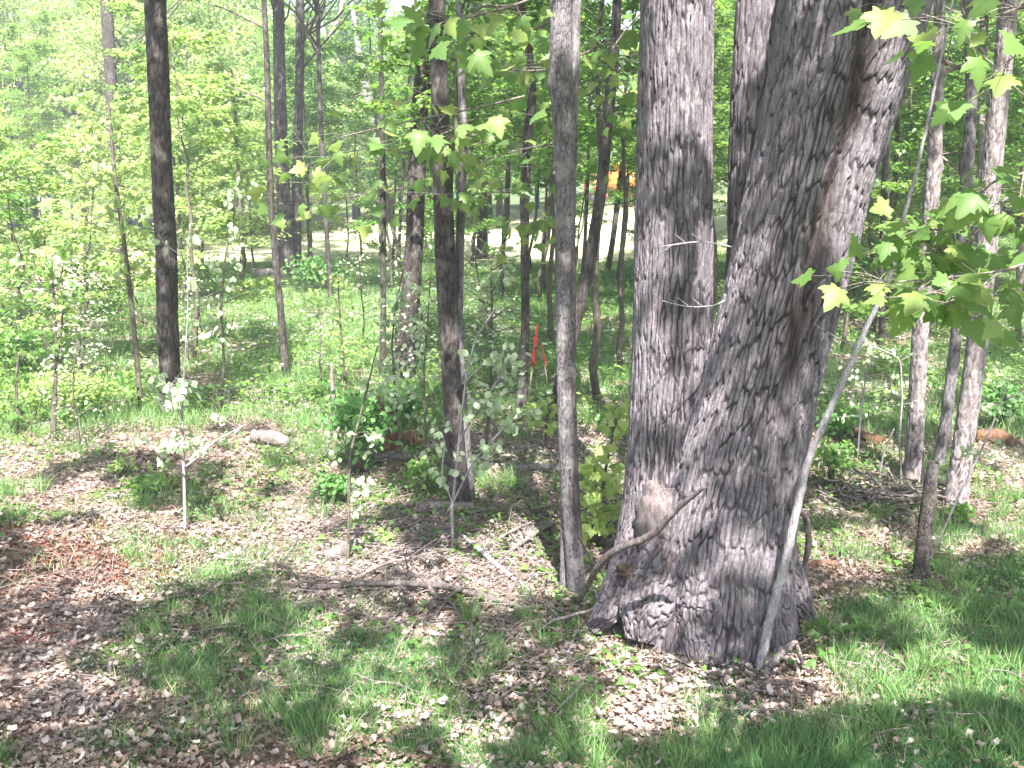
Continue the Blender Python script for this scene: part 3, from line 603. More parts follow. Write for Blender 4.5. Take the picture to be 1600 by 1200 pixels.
LY = [
 ('long_branch', 'long dark fallen branch arching over the sunlit leaf litter', [(440, 925, 7, 6), (500, 918, 8, 10), (560, 912, 9, 16), (620, 911, 10, 20), (670, 912, 12, 22), (710, 918, 11, 20), (750, 930, 10, 14), (790, 940, 9, 8), (826, 953, 7, 3)], 'shade_wood', 8),
 ('forked_branch', 'forked prong hanging from the middle of the long fallen branch', [(668, 914, 9, 20), (680, 930, 8, 12), (700, 942, 6, 4), (720, 952, 5, 2)], 'shade_wood', 3),
 ('side_branch', 'thin branch rising left above the long fallen branch', [(534, 918, 5, 6), (575, 893, 6, 14), (610, 878, 5, 16), (650, 870, 4, 10), (676, 862, 3, 6)], 'twig', 5),
 ('slanting_branch', 'pale slanting branch running down to the end of the long fallen branch', [(718, 832, 4, 10), (745, 855, 7, 12), (775, 882, 8, 10), (805, 905, 8, 6), (835, 930, 6, 3)], 'pole', 6),
 ('fallen_branch', 'peeled reddish branch left of the spotted grey trunk, steepest of its tangle', [(788, 868, 7, 3), (812, 850, 9, 10), (838, 832, 8, 14), (862, 818, 6, 10)], 'log', 4),
 ('fallen_branch', 'thin bowed twig among the litter below the centre trunk log', [(762, 855, 4, 2), (785, 838, 5, 12), (815, 822, 4, 14), (842, 812, 3, 6)], 'twig', 4),
 ('fallen_branch', 'grey branch lying level just left of the chunk of log', [(420, 790, 5, 3), (450, 794, 7, 4), (480, 798, 7, 3), (512, 800, 5, 2)], 'log', 3),
 ('fallen_branch', 'dark branch in the shade left of the long fallen branch', [(330, 945, 4, 2), (380, 940, 6, 4), (430, 932, 6, 5), (470, 915, 4, 2)], 'shade_wood', 3),
 ('fallen_branch', 'slim stick crossing the litter at bottom left', [(130, 1040, 3, 1), (190, 1042, 5, 2), (240, 1038, 4, 1)], 'twig', 2),
 ('fallen_branch', 'pale stick standing out of the grass at bottom centre', [(868, 1112, 3, 2), (890, 1090, 4, 16), (912, 1066, 3, 30)], 'pole', 1),
 ('fallen_branch', 'thin pale branch in grass left of the leaning pole foot', [(1108, 1062, 4, 2), (1140, 1052, 6, 3), (1168, 1045, 5, 2)], 'log', 1),
 ('fallen_branch', 'brown stick behind the crooked grey branch', [(1240, 925, 5, 2), (1290, 935, 7, 3), (1340, 950, 5, 2)], 'shade_wood', 3),
 ('fallen_branch', 'grey branch behind the yellow green sapling', [(905, 832, 7, 4), (935, 812, 8, 8), (972, 795, 7, 10)], 'log', 2),
 ('fallen_branch', 'dark branch lying beyond the thin sapling at left', [(120, 735, 4, 2), (170, 728, 6, 3), (215, 730, 5, 2)], 'shade_wood', 3),
]
for nm, lab, rows, mt, tw in LY: px_tube(nm, lab, 'branch', rows, mt, Y=1, n=50, seg=7, twigs=tw, rough=.1, lying=True)
for k, (rows, lab) in enumerate([
    ([(395, 690, 16), (425, 694, 20), (452, 700, 14)], 'stubby pale broken log at left, right of the slender pale sapling'),
    ([(585, 722, 10), (610, 718, 12), (642, 720, 10)], 'short grey log lying just below the rotten stump'),
    ([(650, 800, 14), (690, 798, 14), (742, 799, 12)], 'brown log end lying at the foot of the centre trunk'),
    ([(786, 738, 8), (830, 736, 10), (880, 736, 10), (935, 735, 8)], 'long pale log lying behind the spotted grey trunk'),
    ([(1290, 668, 8), (1330, 680, 12), (1375, 697, 14)], 'dark mossy log sloping down at right of the oak'),
    ([(1525, 690, 16), (1560, 692, 20), (1585, 700, 14)], 'reddish rotten log behind the broad pale trunk at right'),
    ([(400, 432, 12), (425, 438, 16), (445, 436, 12)], 'weathered log at the foot of the close pair of trunks'),
    ([(1262, 890, 9), (1285, 884, 10), (1308, 886, 8)], 'small orange brown log behind the crooked grey branch'),
    ([(510, 880, 18), (540, 868, 20), (560, 856, 14)], 'pale chunk of log left of the long fallen branch'),
    ([(795, 862, 10), (830, 838, 10), (865, 822, 8)], 'slanted peeled branch left of the spotted grey trunk'),
]):
    Y = [G(r[0], r[1]).y for r in rows]; rr = [(r[0], r[1]-r[2]*.5, r[2]*1.25, Y[i]-Y[0]) for i, r in enumerate(rows)]
    px_tube('fallen_log', lab, 'log', rr, 'rot' if k in (5, 7, 4) else 'log', Y=Y[0], n=24, rough=.12, seg=12)
# brush pile of sticks
bp = thing('brush_pile', 'tangled pile of dead grey sticks right of the leaning pole', 'brush pile', tuple(G(1385, 785)))
c0 = G(1385, 785)
for k in range(70):
    a = rng.uniform(0, 2*np.pi); c = np.array([c0.x+rng.normal(0, .28), c0.y+rng.normal(0, .22), c0.z+.03+abs(rng.normal(0, .07))])
    d = np.array([math.cos(a), math.sin(a)*.6, rng.normal(0, .25)])*rng.uniform(.12, .42); mb = MB()
    mb.tube(wig(c-d, c+d, 6, .12), np.linspace(rng.uniform(.006, .018), .004, 6), 5); link('stick', mb.mesh('stick', M[['twig', 'log', 'stem'][k % 3]]), bp)
# rotten stump
st = thing('rotten_stump', 'dark hollow rotten stump with orange crumbling wood inside the green bush', 'stump', tuple(G(612, 715)))
sp = px_path([(612, 712, 34), (610, 690, 26), (606, 665, 24), (604, 640, 20)]); link('shell', trunk_mesh('shell', sp, M['rot'], 40, .02, (.03, .1, .02), (.3, .1, 3), 51), st)
p = G(640, 700); link('crumbled_wood', blob('crumbled_wood', (p.x, p.y, p.z+.04), (.14, .12, .13), 'rot', 6, .5), st)
p = P(590, 640, G(612, 715).y+.05); link('slab', blob('slab', tuple(p), (.07, .05, .14), 'rot', 8, .4), st)

# survey stakes with red flagging
def stake(lab, u0, v0, u1, v1, w):
    b = G(u0, v0); Y = b.y; t = thing('survey_stake', lab, 'stake', tuple(b)); top = P(u1, v1, Y); mid = b+(top-b)*.55
    mb = MB(); mb.tube([tuple(b-Vector((0, 0, .1))), tuple(mid)], [.012, .012], 4); link('shaft', mb.mesh('shaft', M['lath'], False), t)
    mb = MB(); n = 10; ps = [b+(top-b)*(.5+.5*i/(n-1)) for i in range(n)]
    mb.tube([tuple(q) for q in ps], [w*(.35+.65*math.sin(min(1, (1-i/(n-1))*1.5+.05)*1.4)) for i in range(n)], 5, rough=.1); link('flag', mb.mesh('flag', M['flag'], False), t)
    mb = MB(); mb.tube([tuple(mid+Vector((.015, -.02, .0))), tuple(mid+Vector((.02, -.02, -.09)))], [.018, .004], 4); link('ribbon', mb.mesh('ribbon', M['flagp'], False), t)
stake('wooden stake wrapped in bright red flagging between the dark trunks', 824, 632, 840, 506, .030)
stake('small second stake with a red ribbon beside the spotted grey trunk', 856, 600, 847, 535, .013)

# farm machine and teal box across the sunny field
mc = G(940, 322); mY = mc.y
def machine():
    t = thing('farm_implement', 'red and orange farm machine parked beyond the sunny field', 'farm machine', tuple(mc))
    s = mY/FPX
    for dz in (0, .95):
        mb = MB(); x = mc.x-.35
        mb.box((x, mY, mc.z+.62+dz), (1.1, .12, .2)); mb.box((x, mY, mc.z+1.22+dz), (1.1, .12, .2))
        for q in (-.5, 0, .5): mb.box((x+q, mY-.06, mc.z+.92+dz), (.2, .1, .6))
        link('rack', mb.mesh('rack', M['redpaint'], False), t)
    mb = MB(); mb.box((mc.x+1.4, mY+.1, mc.z+1.2), (2.2, .9, 1.1)); mb.box((mc.x+1.1, mY+.1, mc.z+2.0), (1.2, .7, .5)); link('body', mb.mesh('body', M['orange'], False), t)
    mb = MB(); mb.box((mc.x+.7, mY-.1, mc.z+.52), (3.6, .2, .2)); link('frame', mb.mesh('frame', M['redpaint'], False), t)
    for dx in (.8, 2.2, -.6):
        mb = MB(); mb.tube([(mc.x+dx, mY-.45, mc.z+.36), (mc.x+dx, mY-.25, mc.z+.36)], [.36, .36], 16); link('wheel', mb.mesh('wheel', M['tyre'], False), t)
machine(); scene.objects['farm_implement'].scale = (mY/52,)*3
q = G(710, 330); t = thing('teal_box', 'narrow teal box standing at the far edge of the field', 'box', tuple(q))
mb = MB(); mb.box((q.x, q.y, q.z+.9), (.45, .45, 1.8)); link('body', mb.mesh('body', M['teal'], False), t)
mb = MB(); mb.box((q.x, q.y, q.z+1.86), (.55, .55, .1)); link('lid', mb.mesh('lid', M['teal'], False), t)

# ------------------------------------------------------------------ unseen canopy leaves, shaped to cast the light grid's sun patches and shade
OAKLIT = [(1065, 110, 34, 90, 1.3), (1060, 340, 34, 100, 1.2), (1095, 430, 30, 60, 1.1), (1045, 650, 30, 120, .8), (1180, 130, 34, 130, 1.4), (1160, 330, 34, 90, 1.2),
          (1355, 220, 45, 120, 1.3), (1420, 60, 45, 70, 1.1), (1130, 560, 34, 70, .7), (1190, 850, 70, 60, .9), (1010, 930, 80, 70, 1.4), (1090, 740, 40, 80, .8), (1250, 620, 30, 60, .5)]
def canopy():
    n = 520000
    gx = rng.uniform(-13, 14, n); gy = rng.uniform(2.5, 34, n); z = rng.uniform(6.5, 12.5, n)
    # clump them into sprays
    k = 9500; cx = rng.uniform(-13, 14, k); cy = rng.uniform(2.5, 34, k); cz = rng.uniform(6.8, 12.5, k); ci = rng.integers(0, k, n)
    gx = cx[ci]+rng.normal(0, .38, n); gy = cy[ci]+rng.normal(0, .38, n); z = cz[ci]+rng.normal(0, .12, n)
    lit = gread(LITG, gx, gy); lit = np.where((gy > 12.5) & (gx < -.12*gy), np.maximum(lit, .9), lit); lit = np.where(gy > 17, lit+.25, lit); lit = lit*1.65-.15
    lit = np.where((gy > 25.5) & (gy < 35) & (abs(gx+5.4+.1*(gy-28)) < 2.2), .1, lit); lit = np.where((gy > 11.6) & (gy < 16.5) & (abs(gx+4.3) < .6), .08, lit)  # leaves kept here to shade the trunk pair and the dark left trunk
    nz = .6*nn(gx, gy, 1.5, 31)+.4*nn(gx, gy, 4.5, 33); nz = np.clip((nz-.5)*1.5+.5, 0, 1)
    S = SUN; q = (OY-.45-gy)/S[1]; xo = gx+S[0]*q; zo = terr(gx, gy)+S[2]*q      # where the leaf's ray meets the front of the oak
    uo, vo, do = proj(xo, OY-.45+0*xo, zo); on = (uo > 940) & (uo < 1480) & (vo > -80) & (vo < 1010) & (zo > 0) & (q > 0)
    lo = np.full(n, .03)
    for cu, cv, ru, rv, a in OAKLIT: lo = np.maximum(lo, a*np.exp(-(((uo-cu-(vo-cv)*-.22*(cu > 1120))/(ru*1.2))**2+((vo-cv)/rv)**2)**2))
    lit = np.where(on, lo, lit)
    keep = nz > lit*1.02-.02
    S = SUN; zt = z-terr(gx, gy); x = gx+S[0]/S[2]*zt; y = gy+S[1]/S[2]*zt
    u, v, d = proj(x, y, z); infr = (y > .3) & (v > -40-150/np.maximum(d, .5)) & (u > -200) & (u < 1800)
    keep &= ~infr; x, y, z = x[keep], y[keep], z[keep]
    tops = np.array([c[1] for c in CROWNS]); own = np.zeros(len(x), int); best = np.full(len(x), 1e9)
    for i, tp in enumerate(tops):
        path = np.array(CROWNS[i][2])[:, :3]; j = np.argmin(abs(path[:, 2]-8.5)); c = path[j]
        dd = (x-c[0])**2+(y-c[1])**2; m = dd < best; best = np.where(m, dd, best); own = np.where(m, i, own)
    for i, (t, tp, path) in enumerate(CROWNS):
        m = np.where(own == i)[0]
        if len(m) < 30: continue
        P3 = np.stack([x[m], y[m], z[m]], -1); nrm = rdir(len(m), .3, 1.); tip = rdir(len(m), -.5, .3)
        sz = rng.uniform(.09, .14, len(m)); tip /= np.linalg.norm(tip, axis=1)[:, None]
        me = cloud_mesh('crown', M['dark'], P3-tip*sz[:, None]*.5, tip, nrm, sz, KITE); link('crown', me, t)
        pa = np.array(path)[:, :3]; mb = MB()
        for q in rng.choice(len(m), min(9, len(m)), replace=False):
            e = P3[q]; zs = min(max(5.6, e[2]-2.5), pa[-1, 2]-.3); s0 = np.array([np.interp(zs, pa[:, 2], pa[:, kk]) for kk in range(3)])
            mb.tube(wig(s0, e, 9, .05), np.linspace(.035, .008, 9), 5)
        link('limbs', mb.mesh('limbs', M['stem']), t)
canopy()

# ------------------------------------------------------------------ young leafy trees (understory) as prototypes, then copies
def young_tree(seed, H, spread, nl, leaf, mat, tmpl=MAPLE_S, low=.15, up=.25):
    global rng
    keep = rng; rng = np.random.default_rng(seed); mb = MB()
    trunk = wig((0, 0, -.1), (rng.normal(0, .25), rng.normal(0, .25), H), 14, .03); rad = np.linspace(.012+H*.006, .006, 14); mb.tube(trunk, rad, 6)
    nb = int(10+H*3.2); pos = []; tips = []
    for b in range(nb):
        f = low+(1-low)*(b+rng.random())/nb; i = f*13; i0 = min(12, int(i)); p = trunk[i0]+(trunk[i0+1]-trunk[i0])*(i-i0)
        a = rng.uniform(0, 2*np.pi); Lb = spread*(1-.65*f)*rng.uniform(.6, 1.1)+.25
        d = np.array([math.cos(a), math.sin(a), up+.5*f]); d /= np.linalg.norm(d)
        pts = wig(p, p+d*Lb, 7, .05); pts[:, 2] -= .12*Lb*np.linspace(0, 1, 7)**2; mb.tube(pts, np.linspace(.006+.006*(1-f)*H/6, .002, 7), 4)
        per = int(nl/nb)
        for s in range(5):
            j = rng.integers(2, 7); q0 = pts[j]; a2 = a+rng.normal(0, .9); L2 = Lb*rng.uniform(.2, .5); q1 = q0+np.array([math.cos(a2), math.sin(a2), rng.normal(0, .12)])*L2
            tw = wig(q0, q1, 4, .04); mb.tube(tw, np.linspace(.003, .0015, 4), 3)
            m = per//5; tt = rng.random(m); w = q0+(q1-q0)*tt[:, None]+np.c_[rng.normal(0, .13*L2+.05, m), rng.normal(0, .13*L2+.05, m), rng.normal(-.02, .045, m)]
            pos.append(w); dd = (w-q0)+rng.normal(0, .2, (m, 3)); dd[:, 2] = -abs(rng.normal(.0, .3, m))*np.linalg.norm(dd, axis=1); tips.append(dd+1e-3)
    pos = np.concatenate(pos); tips = np.concatenate(tips); nrm = rng.normal(0, .32, pos.shape); nrm[:, 2] += 1
    st = mb.mesh('stem', M['stem']); fo = cloud_mesh('foliage', M[mat], pos, tips, nrm, rng.uniform(.7, 1.2, len(pos))*leaf, tmpl)
    rng = keep; return st, fo
YT = [young_tree(100, 7.5, 1.9, 5200, .09, 'maple', low=.36), young_tree(101, 5.0, 1.5, 3600, .09, 'maple'), young_tree(102, 8.5, 2.1, 6200, .095, 'maple', up=.1, low=.34),
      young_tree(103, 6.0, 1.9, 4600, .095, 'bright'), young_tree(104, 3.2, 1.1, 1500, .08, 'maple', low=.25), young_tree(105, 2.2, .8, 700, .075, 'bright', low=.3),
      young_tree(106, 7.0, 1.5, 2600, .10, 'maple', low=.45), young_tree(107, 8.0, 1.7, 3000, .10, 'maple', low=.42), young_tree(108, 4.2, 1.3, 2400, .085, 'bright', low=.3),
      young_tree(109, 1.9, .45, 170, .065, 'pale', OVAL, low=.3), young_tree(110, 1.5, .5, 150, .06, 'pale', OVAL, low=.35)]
def place(proto, name, label, cat, x, y, rot=0., sc=1., group=None, z=None, names=('stem', 'foliage')):
    t = thing(name, label, cat, (x, y, tz(x, y) if z is None else z), group); t.rotation_euler.z = rot; t.scale = (sc,)*3
    for nm, me in zip(names, proto):
        o = bpy.data.objects.new(nm, me); scene.collection.objects.link(o); o.parent = t
    return t
LAND = [(-20, 'leafy bed at far left'), (40, 'far left seedling tree'), (100, 'far left pole trunks'), (175, 'curving dark sapling'), (250, 'dark left trunk'), (370, 'forked dark sapling'), (450, 'close pair of trunks'), (510, 'pale forked tree'), (598, 'ruler straight trunk'), (645, 'curved trunk'), (700, 'centre trunk'),
        (754, 'mottled trunk'), (820, 'kinked trunk'), (885, 'spotted grey trunk'), (945, 'leaning trunk'), (1055, 'straight oak stem'), (1250, 'leaning oak stem'), (1385, 'pair of dark poles'), (1450, 'crooked pinkish trunk'), (1510, 'grey pole trunk'), (1550, 'broad pale trunk')]
RANK = ['nearest', 'second nearest', 'third nearest', 'fourth nearest', 'fifth nearest', 'sixth nearest', 'seventh nearest', 'eighth nearest', 'ninth nearest', 'tenth nearest', 'eleventh nearest', 'twelfth nearest']
def spots(n, x0, x1, y0, y1, mind, avoid=None):
    done = []; tries = 0
    while len(done) < n and tries < 4000:
        tries += 1; y = random.uniform(y0, y1); x = random.uniform(x0, x1)*y
        if any((x-a)**2+(y-b)**2 < mind**2 for a, b in done): continue
        if avoid and avoid(x, y): continue
        done.append((x, y))
    return done
def plant(done, protos, names, name, label, group, sc):
    by = {}
    for x, y in done:
        u = proj(x, y, 3)[0]; l = min(LAND, key=lambda q: abs(q[0]-u))[1]; by.setdefault(l, []).append((y, x))
    for l, lst in by.items():
        for k, (y, x) in enumerate(sorted(lst)):
            lab = f"{label} behind the {l}" + (f", {RANK[min(k, 11)]}" if len(lst) > 1 else '')
            place(random.choice(protos), name, lab, 'tree', x, y, random.uniform(0, 6.28), random.uniform(*sc), group, names=names)
def zone(n, x0, x1, y0, y1, protos, label, group, sc=(.8, 1.2), mind=1.0, avoid=None):
    plant(spots(n, x0, x1, y0, y1, mind, avoid), [YT[p] for p in protos], ('stem', 'foliage'), 'young_maple', label, group, sc)
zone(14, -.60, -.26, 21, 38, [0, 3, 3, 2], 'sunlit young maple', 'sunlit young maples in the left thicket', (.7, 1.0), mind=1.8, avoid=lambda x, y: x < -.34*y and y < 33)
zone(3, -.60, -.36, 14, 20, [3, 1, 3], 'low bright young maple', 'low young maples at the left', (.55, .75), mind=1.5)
zone(11, -.24, -.0, 29, 40, [0, 2, 0], 'fresh green young maple', 'young maples behind the centre left trunks', (.85, 1.15), mind=1.9)
zone(9, -.30, -.06, 31, 42, [1, 3, 1], 'bushy young maple', 'bushy young maples at the edge of the clearing', (.7, 1.0), mind=1.7)
zone(10, -.13, .17, 24, 38, [1, 4, 1], 'low leafy young maple', 'low young maples screening the sunny field', (.85, 1.2), mind=1.7, avoid=lambda x, y: 915 < proj(x, y, 3)[0] < 975)
zone(8, .27, .5, 20, 36, [3, 1, 3], 'bright leafed young maple', 'bright young maples right of the oak', (.85, 1.2), mind=1.7)
zone(12, -.02, .18, 19, 32, [0, 2, 0], 'leafy young maple', 'young maples in front of the field left of the oak', (.8, 1.1), mind=1.6, avoid=lambda x, y: abs(proj(x, y, 3)[0]-755) < 70 or 885 < proj(x, y, 3)[0] < 1000)
zone(6, -.11, .12, 11.5, 18, [6, 7, 6], 'tall thin young maple', 'tall thin young maples among the centre trunks', (.9, 1.1), mind=1.3)
zone(8, -.58, -.27, 13, 22, [3, 8, 8], 'bright leaved sapling', 'bright leaved saplings in the left glade', (.6, .95), mind=1.4)
zone(16, -.55, .02, 9.5, 19, [9, 10, 9], 'thin pale whip sapling', 'thin pale whip saplings in the glade', (.7, 1.2), mind=.8)
zone(4, .16, .24, 20, 30, [0, 2], 'leafy filler maple', 'young maples in front of the field left of the oak', (.8, 1.1), mind=1.6)
zone(24, .28, .58, 15, 34, [0, 2, 1], 'slender shaded young maple', 'young maples right of the oak', (.75, 1.15), mind=1.4)

# woodland beyond the field: larger trees, each a thing
def wood_tree(seed, H, sp, nl, mat, leaf=.26):
    r = np.random.default_rng(seed); mb = MB(); tr = np.array([[0, 0, -.3], [.1, 0, H*.3], [-.1, .1, H*.6], [.05, 0, H*.92]]); mb.tube(tr, [.2, .16, .11, .04], 8)
    nc = 60; cz = r.uniform(.12, 1., nc)**.8*H; rad = sp*(np.sin(np.clip(cz/H, 0, 1)*2.6+.35)*.7+.3)
    a = r.uniform(0, 6.28, nc); q = np.sqrt(r.random(nc))*rad; C = np.stack([q*np.cos(a), q*np.sin(a), cz], -1)
    for c in C[::3]: mb.tube([(0, 0, c[2]*.75), tuple((np.array([0, 0, c[2]*.75])+c)/2+[0, 0, .2]), tuple(c)], [.05, .035, .015], 4)
    i = r.integers(0, nc, nl); d = r.normal(0, 1, (nl, 3)); d /= np.linalg.norm(d, axis=1)[:, None]; rr = (.55+.5*r.random(nc))[i]*r.random(nl)**.4
    pos = C[i]+d*rr[:, None]*[1.5, 1.5, .75]; nrm = d*[.6, .6, .5]+[0, 0, .7]+r.normal(0, .4, (nl, 3)); tip = r.normal(0, 1, (nl, 3)); tip[:, 2] -= .4
    tint = np.clip(.5*r.random(nc)[i]+.5*r.random(nl), 0, 1)
    V, F, t = cloud(pos, tip, nrm, r.uniform(.7, 1.2, nl)*leaf, KITE, tint)
    return mb.mesh('trunk', M['grey'], True), mesh_np('crown', V, [F], M[mat], {'tint': t})
WT = [wood_tree(200, 13, 3.2, 14000, 'maple', .19), wood_tree(201, 15, 3.6, 15000, 'maple', .19), wood_tree(202, 11, 3.0, 13000, 'bright', .19), wood_tree(203, 12, 3.4, 9000, 'shrub'), wood_tree(204, 13, 3.3, 14000, 'bright', .18)]
def wood(n, x0, x1, y0, y1, label, group, protos=(0, 1, 2), sc=(.8, 1.2), mind=2.4, avoid=None):
    plant(spots(n, x0, x1, y0, y1, mind, avoid), [WT[p] for p in protos], ('trunk', 'crown'), 'woodland_tree', label, group, sc)
wood(20, -.68, -.28, 42, 56, 'hazy pale green woodland tree', 'far trees at the left edge of the clearing', (2, 4, 4))
wood(16, -.30, .0, 48, 64, 'leafy far side tree', 'far trees behind the centre trunks', (0, 2, 4))
wood(18, -.05, .22, 58, 90, 'leafy tree past the sunny field', 'far trees beyond the sunny field', (0, 2, 4), sc=(.9, 1.25), avoid=lambda x, y: 880 < proj(x, y, 3)[0] < 1000)
wood(20, .22, .62, 34, 55, 'leafy deep wood tree', 'deep wood trees right of the oak')
wood(26, -.75, .75, 95, 120, 'distant tree at the very back', 'distant trees at the back', (2, 4, 0), sc=(1.1, 1.4), mind=4)

# ------------------------------------------------------------------ saplings with described positions
def sapling(name, label, pts, mat, leafmat, nleaf, leaf, tmpl, Y=None, blen=.35, group=None, droop=.8, branches=(), start=.25, spread=1., as_parts=0, cat='sapling', twigr=.003):
    """stem along photo points; leaves in small drooping tufts on side twigs"""
    path = px_path(pts, Y, None, sink=.05); base = path[0]
    t = thing(name, label, cat, (base[0], base[1], tz(base[0], base[1])), group)
    S, _ = smooth_path(path, 40); mb = MB(); mb.tube(S[:, :3], S[:, 3], 7)
    lines = [S[int(40*start):, :3]]
    for br in branches:
        q = [[*P(b[0], b[1], base[1]+(b[3] if len(b) > 3 else 0)), b[2]/2*base[1]/FPX] for b in br]; B, _ = smooth_path(q, 14)
        mb.tube(B[:, :3], B[:, 3], 5); lines += [B[5:, :3]]*2
    pos, tip = [], []
    nt = max(3, nleaf//5)
    for k in range(nt):
        ln = lines[rng.integers(len(lines))] if branches else lines[0]
        p = ln[rng.integers(len(ln))]; a = rng.uniform(0, 6.28); L = blen*rng.uniform(.25, 1)
        e = p+np.array([math.cos(a)*spread, math.sin(a)*spread, rng.uniform(-.1, .7)])*L
        mb.tube(wig(p, e, 4, .05), np.linspace(twigr, .0012, 4), 3)
        for _ in range(5):
            f = rng.uniform(.4, 1.05); w = p+(e-p)*f+rng.normal(0, .02, 3); pos.append(w)
            d = rng.normal(0, .5, 3); d[2] -= droop; tip.append(d)
    pos = np.array(pos); tip = np.array(tip); nr = rng.normal(0, .45, pos.shape)+np.array([-.3, -.7, .6]); sz = rng.uniform(.7, 1.15, len(pos))*leaf
    link('stem', mb.mesh('stem', M[mat]), t)
    if as_parts:
        V0, F0 = tmpl; meshes = [mesh_np('leaf', V0, [F0], M[leafmat], {'tint': np.full(len(V0), q)}) for q in (.1, .35, .6, .9)]
        for i in range(len(pos)):
            Yv = Vector(tip[i]).normalized(); X = Yv.cross(Vector(nr[i])).normalized(); Z = X.cross(Yv)
            m = Matrix((X, Yv, Z)).transposed().to_4x4()
            o = bpy.data.objects.new('leaf', meshes[i % 4]); scene.collection.objects.link(o); o.parent = t
            o.matrix_local = Matrix.Translation(Vector(pos[i])-t.location) @ m @ Matrix.Scale(sz[i], 4)
    else:
        link('foliage', cloud_mesh('foliage', M[leafmat], pos, tip, nr, sz, tmpl), t)
    return t
sapling('pale_sapling', 'slender pale sapling with drooping whitish leaves in front of the dark left trunk', [(289, 832, 5), (288, 760, 5), (286, 700, 5), (284, 640, 3.5), (288, 580, 2.5), (294, 480, 1.8), (292, 400, 1.3), (297, 350, 1)], 'pole', 'pale', 230, .08, OVAL, as_parts=1,
        branches=[[(289, 730, 4), (310, 714, 3), (335, 690, 3), (380, 665, 2)], [(286, 650, 4), (270, 630, 3), (262, 600, 2)], [(286, 690, 3), (268, 700, 2), (255, 712, 2)]], blen=.28)
sapling('pale_sapling', 'pale leaved sapling with forking twigs in front of the centre trunk', [(708, 860, 5), (706, 800, 5), (712, 740, 4), (720, 660, 4), (728, 590, 3), (742, 530, 3), (775, 480, 2)], 'pole', 'pale', 280, .07, OVAL, as_parts=1,
        branches=[[(712, 700, 4), (740, 650, 4), (770, 605, 3), (790, 578, 3), (795, 560, 2)], [(722, 600, 3), (755, 570, 3), (790, 548, 2)], [(700, 800, 4), (740, 720, 3), (790, 665, 3), (812, 650, 2)], [(745, 640, 3), (770, 636, 2)], [(708, 790, 3), (690, 740, 3), (695, 690, 2)]], blen=.2)
sapling('pale_sapling', 'thin sapling with pale leaves in front of the curved brown trunk', [(628, 720, 4), (622, 660, 4), (616, 600, 3), (612, 540, 3), (618, 480, 2), (630, 420, 2)], 'stem', 'pale', 160, .07, OVAL, blen=.25)
sapling('pale_sapling', 'bushy pale sapling between the left dark trunk and the slim wavy trunk', [(345, 640, 4), (350, 560, 4), (345, 480, 4), (352, 400, 3), (365, 340, 2), (372, 300, 2)], 'stem', 'pale', 170, .085, OVAL, blen=.5)
sapling('pale_sapling', 'pale green sapling close to the left side of the centre trunk', [(668, 740, 4), (664, 660, 4), (662, 580, 3), (668, 500, 3), (672, 440, 2)], 'stem', 'pale', 150, .065, OVAL, blen=.3)
sapling('dark_sapling', 'thin dark curving sapling left of the dark left trunk', [(221, 645, 9), (214, 560, 8), (206, 480, 8), (198, 410, 7), (190, 350, 7), (180, 280, 6), (174, 210, 5), (170, 160, 4)], 'stem', 'bright', 420, .10, MAPLE_S, blen=.9, start=.45, droop=.4)
sapling('dark_sapling', 'slim dark sapling with forked top right of the dark left trunk', [(379, 470, 7), (377, 380, 7), (374, 300, 6), (370, 220, 6), (366, 150, 4), (362, 110, 2)], 'stem', 'maple', 420, .10, MAPLE_S, blen=.8, start=.45, droop=.4, branches=[[(369, 220, 4), (355, 190, 3), (345, 160, 2)]])
sapling('dark_sapling', 'spindly sapling near the left picture edge', [(84, 690, 5), (87, 620, 5), (88, 540, 4), (84, 460, 4), (80, 400, 3)], 'stem', 'maple', 200, .08, MAPLE_S, blen=.5, start=.5, droop=.3)
sapling('dark_sapling', 'leafy seedling tree at the far left above the ferns', [(28, 680, 5), (27, 640, 5), (25, 590, 4), (30, 550, 3)], 'stem', 'maple', 120, .08, MAPLE_S, blen=.35, droop=.3)
sapling('dark_sapling', 'bare lower stemmed sapling left of the rotten stump', [(543, 880, 5), (545, 800, 5), (545, 720, 5), (560, 660, 4), (575, 600, 3), (590, 540, 2)], 'stem', 'pale', 100, .07, OVAL, blen=.3, droop=.6)
sapling('mossy_sapling', 'mottled upright stem in the green bush left of the stump', [(528, 690, 7), (524, 650, 8), (519, 600, 7), (518, 570, 5)], 'twig', 'shrub', 40, .06, OVAL, blen=.15)
sapling('dark_sapling', 'small leafy sapling between the ruler straight trunk and the slim wavy trunk', [(540, 620, 4), (536, 560, 4), (530, 480, 3), (528, 430, 2)], 'stem', 'bright', 140, .075, OVAL, blen=.4, droop=.4)
sapling('yellow_sapling', 'yellow green maple sapling coloured as if sunlit just left of the oak', [(930, 850, 6), (935, 800, 5), (945, 740, 5), (955, 690, 4), (962, 655, 3)], 'stem', 'yellow', 240, .085, MAPLE_L, as_parts=1, blen=.30, droop=.4, start=.1)
sapling('yellow_seedling', 'small yellow maple seedling between the red stake and the spotted trunk', [(852, 700, 4), (853, 670, 4), (856, 640, 3), (860, 625, 2)], 'stem', 'yellow', 60, .075, MAPLE_L, blen=.2, droop=.3)
sapling('thorny_sapling', 'leafless forked twig sapling left of the crooked pinkish trunk', [(1410, 760, 3), (1405, 690, 3), (1410, 620, 3), (1407, 560, 2), (1375, 545, 2), (1350, 538, 1)], 'pole', 'pale', 50, .05, OVAL, blen=.2, start=.5)
sapling('white_leaf_sapling', 'thin sapling with tiny white leaves behind the broad pale trunk', [(1340, 720, 3), (1345, 650, 3), (1352, 590, 2), (1360, 560, 2)], 'pole', 'pale', 80, .05, OVAL, blen=.3, start=.4)
